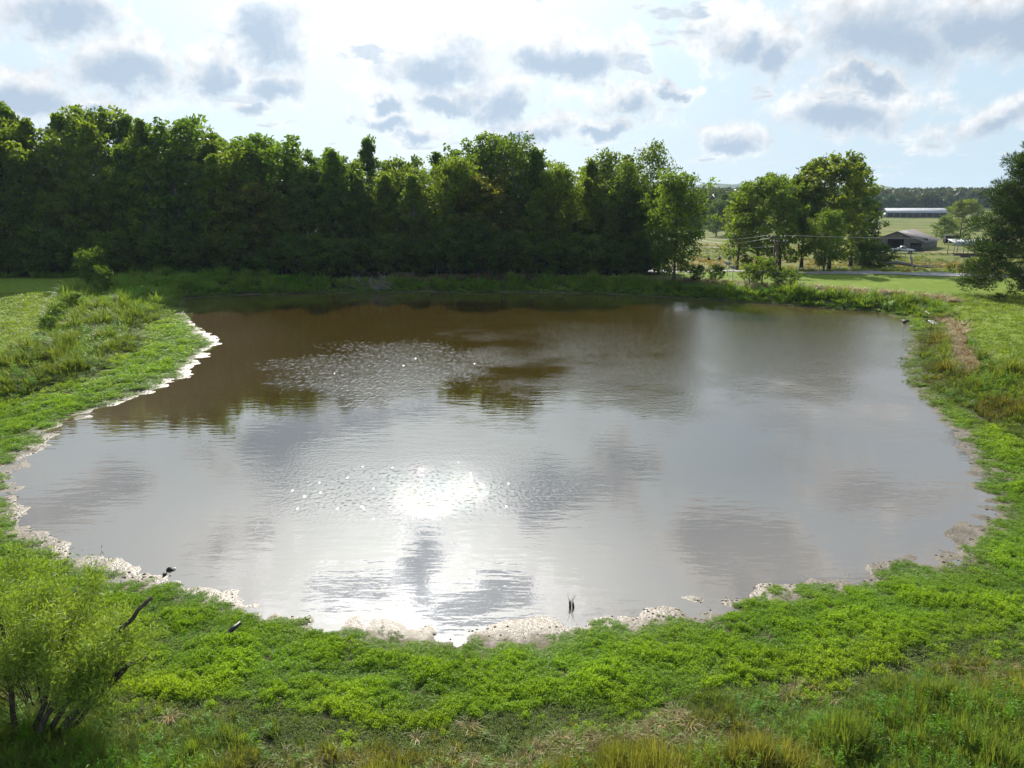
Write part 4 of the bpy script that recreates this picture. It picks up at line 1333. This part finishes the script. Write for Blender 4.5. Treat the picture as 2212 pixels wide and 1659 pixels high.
# front wall around two openings: the tall bay and the low bay beside it
fw = gable(-BW, -2.4, 0)
for s_ in (gable(-2.4, 1.85, 3.15), gable(1.85, 3.25, 0), gable(3.25, 6.1, 2.2), gable(6.1, BW, 0)):
    fw.add(np.concatenate(s_.v), np.concatenate(s_.f))
fw.build('front_wall', M['barnwood'], barn)
gable(-BW, BW, 0, BL - 0.12).build('rear_wall', M['barnwood'], barn)
for sgn in (-1, 1):
    MB().box(min(sgn * BW, sgn * (BW - 0.12)), max(sgn * BW, sgn * (BW - 0.12)), 0.125, BL - 0.125, 0, EH - 0.04).build('side_wall', M['barnwood'], barn)
    ex, ez = BW + 0.55, EH - (PH - EH) * 0.55 / BW
    a_, b_ = (0, PH + 0.02), (sgn * ex, ez + 0.02)
    P_ = [(a_[0], -0.7, a_[1]), (b_[0], -0.7, b_[1]), (b_[0], BL + 0.5, b_[1]), (a_[0], BL + 0.5, a_[1])]
    if sgn < 0:
        P_ = [P_[1], P_[0], P_[3], P_[2]]
    rf = MB().hexa([(p_[0], p_[1], p_[2]) for p_ in P_] + [(p_[0], p_[1], p_[2] + 0.06) for p_ in P_]).build('roof', M['rusty'], barn)
    for j in range(9):                                          # standing laps of the tin sheets
        yy = -0.4 + j * (BL + 0.5) / 8.4
        P2 = [(a_[0] + sgn * 0.05, yy, a_[1]), (b_[0], yy, b_[1]), (b_[0], yy + 0.10, b_[1]), (a_[0] + sgn * 0.05, yy + 0.10, a_[1])]
        if sgn < 0:
            P2 = [P2[1], P2[0], P2[3], P2[2]]
        MB().hexa([(p_[0], p_[1], p_[2] + 0.062) for p_ in P2] + [(p_[0], p_[1], p_[2] + 0.10) for p_ in P2]).build('roof_seam', M['tin'], rf)
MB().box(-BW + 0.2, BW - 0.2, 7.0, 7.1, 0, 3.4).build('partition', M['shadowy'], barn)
for x_ in (-2.4, 1.85, 3.25, 6.1):
    MB().box(x_ - 0.09, x_ + 0.09, -0.06, -0.003, 0, 3.3 if x_ < 2 else 2.3).build('door_post', M['barnwood'], barn)
for z_ in (0.45, 0.8, 1.15, 1.5):
    MB().box(3.36, 5.98, 0.01, 0.05, z_, z_ + 0.07).build('gate_rail', M['steel'], barn)

# pickup ------------------------------------------------------------------
def loft(sections, name, mat, parent):
    """sections: list of (x, half width, z bottom, z top)"""
    V, n = [], len(sections)
    for (x_, w_, z0, z1) in sections:
        b_ = min(0.10, (z1 - z0) * 0.3)
        V += [(x_, -w_, z0), (x_, w_, z0), (x_, w_, z1 - b_), (x_, w_ - b_, z1), (x_, -w_ + b_, z1), (x_, -w_, z1 - b_)]
    F_ = [(i * 6 + j, i * 6 + (j + 1) % 6, (i + 1) * 6 + (j + 1) % 6, (i + 1) * 6 + j) for i in range(n - 1) for j in range(6)]
    e_ = (n - 1) * 6
    F_ += [(3, 2, 1, 0), (5, 4, 3, 0), (e_, e_ + 1, e_ + 2, e_ + 3), (e_, e_ + 3, e_ + 4, e_ + 5)]
    return link(name, fast_mesh(name, V, F_), mat, parent)


def wheel(parent, x_, y_, r_, w_, rim=True):
    tr = MB().tube([(x_, y_ - w_ / 2, r_), (x_, y_ - w_ * 0.4, r_), (x_, y_ + w_ * 0.4, r_), (x_, y_ + w_ / 2, r_)], [r_ * 0.82, r_, r_, r_ * 0.82], 16).build('wheel', M['rubber'], parent, True)
    if rim:
        MB().tube([(x_, y_ - w_ * 0.53, r_), (x_, y_ + w_ * 0.53, r_)], r_ * 0.5, 10).build('rim', M['steel'], tr)


px_, py_ = onground(1946, 547.5, -1.5)
truck = tag(empty('pickup_truck', (px_ - 0.4, py_ - 1.2, gz(px_ - 0.4, py_ - 1.2) + 0.02), R(-18)), 'silver pickup truck with its tailgate down parked before the barn', 'pickup truck')
loft([(-2.75, 0.92, 0.55, 0.62), (-2.72, 0.93, 0.5, 0.72), (-0.55, 0.95, 0.42, 0.75), (0.9, 0.95, 0.42, 0.95), (1.2, 0.95, 0.45, 1.12), (2.55, 0.92, 0.48, 1.02), (2.78, 0.82, 0.5, 0.90)], 'body', M['paint_silver'], truck)
for s_ in (-1, 1):
    MB().box(-2.7, -0.5, min(s_ * 0.95, s_ * 0.87), max(s_ * 0.95, s_ * 0.87), 0.70, 1.18).build('bed_side', M['paint_silver'], truck)
    d_ = MB().box(-0.45, 0.95, min(s_ * 0.957, s_ * 0.90), max(s_ * 0.957, s_ * 0.90), 0.55, 1.18).build('door', M['paint_silver'], truck)
    MB().box(-0.3, -0.1, min(s_ * 0.965, s_ * 0.958), max(s_ * 0.965, s_ * 0.958), 1.02, 1.06).build('handle', M['steel'], d_)
    MB().hexa([(-0.35, s_ * 0.80 - 0.02, 1.2), (0.85, s_ * 0.80 - 0.02, 1.2), (0.85, s_ * 0.80 + 0.02, 1.2), (-0.35, s_ * 0.80 + 0.02, 1.2),
               (-0.3, s_ * 0.72 - 0.02, 1.66), (0.35, s_ * 0.72 - 0.02, 1.66), (0.35, s_ * 0.72 + 0.02, 1.66), (-0.3, s_ * 0.72 + 0.02, 1.66)]).build('side_window', M['glass'], truck)
    MB().box(2.60, 2.80, s_ * 0.62 - 0.16, s_ * 0.62 + 0.16, 0.74, 0.92).build('headlight', M['lamp'], truck)
    MB().box(-2.78, -2.70, s_ * 0.90 - 0.06, s_ * 0.90 + 0.06, 0.74, 1.08).build('tail_light', M['tail'], truck)
    for x_ in (-1.75, 1.85):
        wheel(truck, x_, s_ * 0.86, 0.39, 0.26)
MB().hexa([(-0.5, -0.82, 1.1), (1.05, -0.82, 1.1), (1.05, 0.82, 1.1), (-0.5, 0.82, 1.1), (-0.42, -0.70, 1.80), (0.42, -0.70, 1.80), (0.42, 0.70, 1.80), (-0.42, 0.70, 1.80)]).build('cab', M['paint_silver'], truck)
MB().hexa([(1.04, -0.72, 1.18), (1.06, -0.72, 1.18), (1.06, 0.72, 1.18), (1.04, 0.72, 1.18), (0.50, -0.64, 1.72), (0.52, -0.64, 1.72), (0.52, 0.64, 1.72), (0.50, 0.64, 1.72)]).build('windscreen', M['glass'], truck)
MB().box(-3.35, -2.76, -0.80, 0.80, 0.70, 0.76).build('tailgate', M['white'], truck)
MB().box(2.76, 2.90, -0.90, 0.90, 0.42, 0.62).build('bumper', M['steel'], truck)
MB().box(-1.05, -0.55, -0.70, 0.70, 1.0, 1.38).build('toolbox', M['white'], truck)

ax_, ay_ = onground(1903, 543, -1.5)
atv = tag(empty('quad_bike', (ax_, ay_, gz(ax_, ay_)), R(-20)), 'small dark quad bike with red panels in the shade left of the barn', 'quad bike')
loft([(-0.85, 0.30, 0.45, 0.75), (-0.3, 0.28, 0.40, 0.82), (0.2, 0.25, 0.40, 0.80), (0.55, 0.34, 0.45, 0.95), (0.9, 0.30, 0.5, 0.80)], 'body', M['red'], atv)
for x_ in (-0.62, 0.62):
    for s_ in (-1, 1):
        wheel(atv, x_, s_ * 0.45, 0.31, 0.24, False)
MB().box(-0.6, 0.15, -0.2, 0.2, 0.80, 0.92).build('seat', M['rubber'], atv)
MB().tube([(0.4, -0.42, 1.12), (0.5, 0, 1.05), (0.4, 0.42, 1.12)], 0.03, 6).build('handlebar', M['rubber'], atv)
MB().box(0.45, 1.0, -0.38, 0.38, 0.98, 1.02).build('front_rack', M['steel'], atv)

# long open shed on the rise ---------------------------------------------
lx, ly, lz = atdist(1980, 467, 540)
lz = gz(lx, ly)
shed = tag(empty('open_shed', (lx, ly, lz - 0.1), R(-2)), 'long low open-fronted shed with pale metal roof on the far rise', 'shed')
SL = 21.5
rise_ = atdist(1980, 467, 540)[2] - lz
MB().hexa([(-SL, -0.8, 3.4), (SL, -0.8, 3.4), (SL, 4, 6.6), (-SL, 4, 6.6), (-SL, -0.8, 3.55), (SL, -0.8, 3.55), (SL, 4, 6.75), (-SL, 4, 6.75)]).build('front_roof', M['white'], shed)
MB().hexa([(-SL, 4.02, 6.6), (SL, 4.02, 6.6), (SL, 9, 3.4), (-SL, 9, 3.4), (-SL, 4.02, 6.75), (SL, 4.02, 6.75), (SL, 9, 3.55), (-SL, 9, 3.55)]).build('rear_roof', M['white'], shed)
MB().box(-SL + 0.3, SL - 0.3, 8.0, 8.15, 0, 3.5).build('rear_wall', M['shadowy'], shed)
for x_ in (-SL + 0.3, SL - 0.45):
    MB().box(x_, x_ + 0.15, 0.2, 7.95, 0, 3.4).build('end_wall', M['steel'], shed)
for j in range(10):
    x_ = -SL + 0.6 + j * (2 * SL - 1.2) / 9
    MB().box(x_ - 0.16, x_ + 0.16, -0.1, 0.15, 0, 3.4).build('post', M['steel'], shed)

# shelter with white roof -------------------------------------------------
hx_, hy_ = onground(2075, 553, -1.4)
hz_ = gz(hx_, hy_)
sh_ = tag(empty('open_shelter', (hx_, hy_, hz_ - 0.05), R(-14)), 'small open shelter with white metal roof on slim posts half behind the pine', 'shelter')
MB().hexa([(-2.6, -2.6, 3.05), (5.2, -2.6, 3.05), (5.2, 2.6, 3.75), (-2.6, 2.6, 3.75), (-2.6, -2.6, 3.13), (5.2, -2.6, 3.13), (5.2, 2.6, 3.83), (-2.6, 2.6, 3.83)]).build('roof', M['white'], sh_)
MB().box(-2.58, 5.18, -2.64, -2.605, 2.45, 3.10).build('front_fascia', M['white'], sh_)
for x_ in (-2.3, -0.2, 2.2, 4.8):
    for y_ in (-2.3, 2.3):
        MB().box(x_ - 0.07, x_ + 0.07, y_ - 0.07, y_ + 0.07, 0, 3.05 + (0.62 if y_ > 0 else 0)).build('post', M['steel'], sh_)
tx_, ty_ = onground(2072, 557.5, -1.4)
tl = tag(empty('flat_trailer', (tx_, ty_ - 2.2, gz(tx_, ty_ - 2.2)), R(-14)), 'low dark flat trailer in front of the open shelter', 'trailer')
MB().box(-2.6, 2.6, -1.0, 1.0, 0.45, 0.62).build('bed', M['barnwood'], tl)
for s_ in (-1, 1):
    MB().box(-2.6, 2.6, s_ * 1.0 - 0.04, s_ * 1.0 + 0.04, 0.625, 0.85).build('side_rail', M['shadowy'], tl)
    for x_ in (-0.5, 0.5):
        wheel(tl, x_, s_ * 0.88, 0.28, 0.18)
MB().tube([(-2.6, 0, 0.5), (-3.7, 0, 0.42)], 0.06, 6).build('drawbar', M['steel'], tl)
# dark stall behind the shelter
kx, ky = onground(2052, 520, -1.4)
ky = 232.0
kx = (2052 - CX) / FPX * 232 * 0.985
stl = tag(empty('box_stall', (kx, ky, gz(kx, ky)), R(-20)), 'small dark box stall with pale posts behind the open shelter', 'stall')
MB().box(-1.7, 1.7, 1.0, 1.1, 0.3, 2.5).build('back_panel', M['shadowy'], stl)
for x_ in (-1.8, 1.8):
    MB().box(x_ - 0.12, x_ + 0.12, -1.2, -0.98, 0, 2.75).build('post', M['barnwood'], stl)
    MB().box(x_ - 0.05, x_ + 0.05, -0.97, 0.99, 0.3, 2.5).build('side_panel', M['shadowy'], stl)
MB().box(-2.0, 2.0, -1.3, 1.3, 2.755, 2.87).build('roof', M['rusty'], stl)
# pipe fence between barn and shelter
fx, fy = onground(2010, 538, -1.4)
fe = tag(empty('pipe_fence', (fx, fy + 22, gz(fx, fy + 22)), R(-6)), 'thin pipe fence between the barn and the open shelter', 'fence')
for j in range(5):
    MB().box(-6 + j * 3.6 - 0.06, -6 + j * 3.6 + 0.06, -0.06, 0.06, -0.1, 1.75 if j else 3.6).build('post', M['steel'], fe)
for z_ in (0.9, 1.6):
    MB().tube([(-6, 0, z_), (8.4, 0, z_)], 0.05, 6).build('rail', M['steel'], fe)
# two fence posts in the pasture
for i, (px, py) in enumerate(((1954, 564), (1966, 562))):
    x_, y_ = onground(px, py, -1.0)
    o = MB().tube([(0, 0, -0.2), (0, 0, 1.25)], [0.10, 0.09], 8).build('fence_post', M['deadwood'], None, True)
    o.location = (x_, y_, gz(x_, y_))
    tag(o, ('left' if i == 0 else 'right') + ' one of two weathered posts in the pasture before the barn', 'post')

# utility poles and wires -------------------------------------------------
def pole(px, py, Y, top, label, arm):
    x_, _, zt = atdist(px, top, Y)
    x0 = atdist(px - 10, py, Y)[0]
    z0 = gz(x0, Y)
    e_ = tag(empty('utility_pole', (x0, Y, z0)), label, 'utility pole', 'utility poles by the road')
    h_ = zt - z0
    dx_ = x_ - x0
    MB().tube([(0, 0, -0.3), (dx_, 0, h_)], [0.17, 0.11], 8).build('pole', M['pole'], e_, True)
    if arm:
        ca = MB().box(dx_ - 1.25, dx_ + 1.25, -0.18, -0.06, h_ - 0.35, h_ - 0.21).build('crossarm', M['pole'], e_)
        for q in (-1.15, -0.7, 0.7, 1.15):
            MB().tube([(dx_ + q, -0.12, h_ - 0.21), (dx_ + q, -0.12, h_ - 0.10), (dx_ + q, -0.12, h_ + 0.02)], [0.035, 0.075, 0.05], 8).build('insulator', M['porcelain'], ca)
    return Vector((x0 + dx_, Y, z0 + h_))


topA = pole(1676, 612, 101.0, 508, 'leaning brown utility pole with crossarm in front of the roadside clump', True)
topB = pole(1682, 608, 104.5, 518, 'second utility pole close behind the leaning one', True)


def wire(a_, b_, sag, label, r_=0.022):
    a_, b_ = Vector(a_), Vector(b_)
    s_ = np.linspace(0, 1, 24)
    P_ = np.stack([a_[i] + (b_[i] - a_[i]) * s_ for i in range(3)], -1)
    P_[:, 2] -= sag * 4 * s_ * (1 - s_)
    o = MB().tube(P_, r_, 4, False).build('power_line', M['cable'])
    return tag(o, label, 'power line', 'power lines at the roadside poles')


lft = Vector(atdist(1488, 508, 150))
rgt = Vector((95, 103, topA.z + 0.5))
wire(topA + Vector((-1.15, -0.12, 0)), lft + Vector((-1.1, 0, 0.3)), 0.8, 'upper thin wire running left from the utility poles over the field')
wire(topA + Vector((-0.7, -0.12, -0.35)), lft + Vector((0.5, 0, -0.4)), 0.9, 'thick bright wire running left from just under the crossarm', 0.035)
wire(topA + Vector((-0.1, -0.12, -1.5)), Vector(atdist(1500, 531, 148)), 0.3, 'lowest wire running left from the middle of the pole')
wire(topA + Vector((1.15, -0.12, 0)), rgt, 0.7, 'single thin wire running right from the utility poles past the barn')

# roadside boxes ----------------------------------------------------------
for (px, py, lab) in ((1570, 604, 'grey mailbox on a post, half hidden by the dark shrub'), (1581, 613, 'pale grey mailbox on a white post by the road')):
    x_, y_ = onground(px, py, 1.1)
    e_ = tag(empty('mailbox', (x_, y_, gz(x_, y_)), R(8)), lab, 'mailbox', 'roadside mailboxes')
    MB().box(-0.06, 0.06, -0.06, 0.06, -0.1, 1.45).build('post', M['porcelain'], e_)
    MB().tube([(-0.38, 0, 1.62), (0.38, 0, 1.62)], 0.19, 12).build('box', M['steel'], e_, True)
    MB().box(0.385, 0.40, -0.15, 0.15, 1.46, 1.76).build('door', M['steel'], e_)
x_, y_ = onground(1710, 613, 1.0)
o = MB().box(-0.06, 0.06, -0.04, 0.04, -0.1, 0.95).build('marker_post', M['porcelain'])
o.location = (x_, y_ + 1, gz(x_, y_ + 1))
tag(o, 'short white marker post beside the road', 'post')

# white-flowered weeds on the right bank
M['petal'] = simple('white_petal', (0.75, 0.75, 0.70), (0.82, 0.82, 0.78), 9, 0.7, 0.2)
for i, (px, py, wd) in enumerate(((1972, 618 + 60, 'nearest the right far corner'), (1979, 702, 'just above the pair of flower heads'), (1985, 708, 'rightmost of the three by the shore'), (1978, 712, 'lowest of the three by the shore'))):
    x_, y_ = onground(px + 30, py + 16, 0.6)
    e_ = tag(empty('flowering_weed', (x_, y_, gz(x_, y_))), 'tall white-flowered weed on the right bank, ' + wd, 'flower', 'white-flowered weeds')
    h_ = 1.3 + 0.15 * i
    MB().tube([(0, 0, -0.05), (0.03, 0, h_ * 0.5), (0.0, 0.02, h_)], [0.025, 0.02, 0.012], 5, False).build('stem', M['bark'], e_)
    for j in range(3):
        o = link('flower_head', blob_mesh('flower_head', 0.09 - 0.012 * j, 40 + j, 0.2, 2, (1.2, 1.2, 0.35)), M['petal'], e_)
        o.location = (0.18 * (j - 1), 0.05 * j, h_ - 0.1 * j)

# ------------------------------------------------------------------ humid summer air
hb = MB().box(-3200, 5200, -60, 3400, -3, 110).build('haze', None)
hm, t, out = newmat('haze')
pv = t.new('ShaderNodeVolumePrincipled')
pv.inputs['Color'].default_value = (0.62, 0.80, 1.0, 1)
pv.inputs['Density'].default_value = 0.00009
pv.inputs['Anisotropy'].default_value = 0.2
t.l.new(pv.outputs[0], out.inputs[1])
hb.data.materials.append(hm)
hb['kind'] = 'stuff'
hb['label'] = 'pale humid summer haze over the fields'
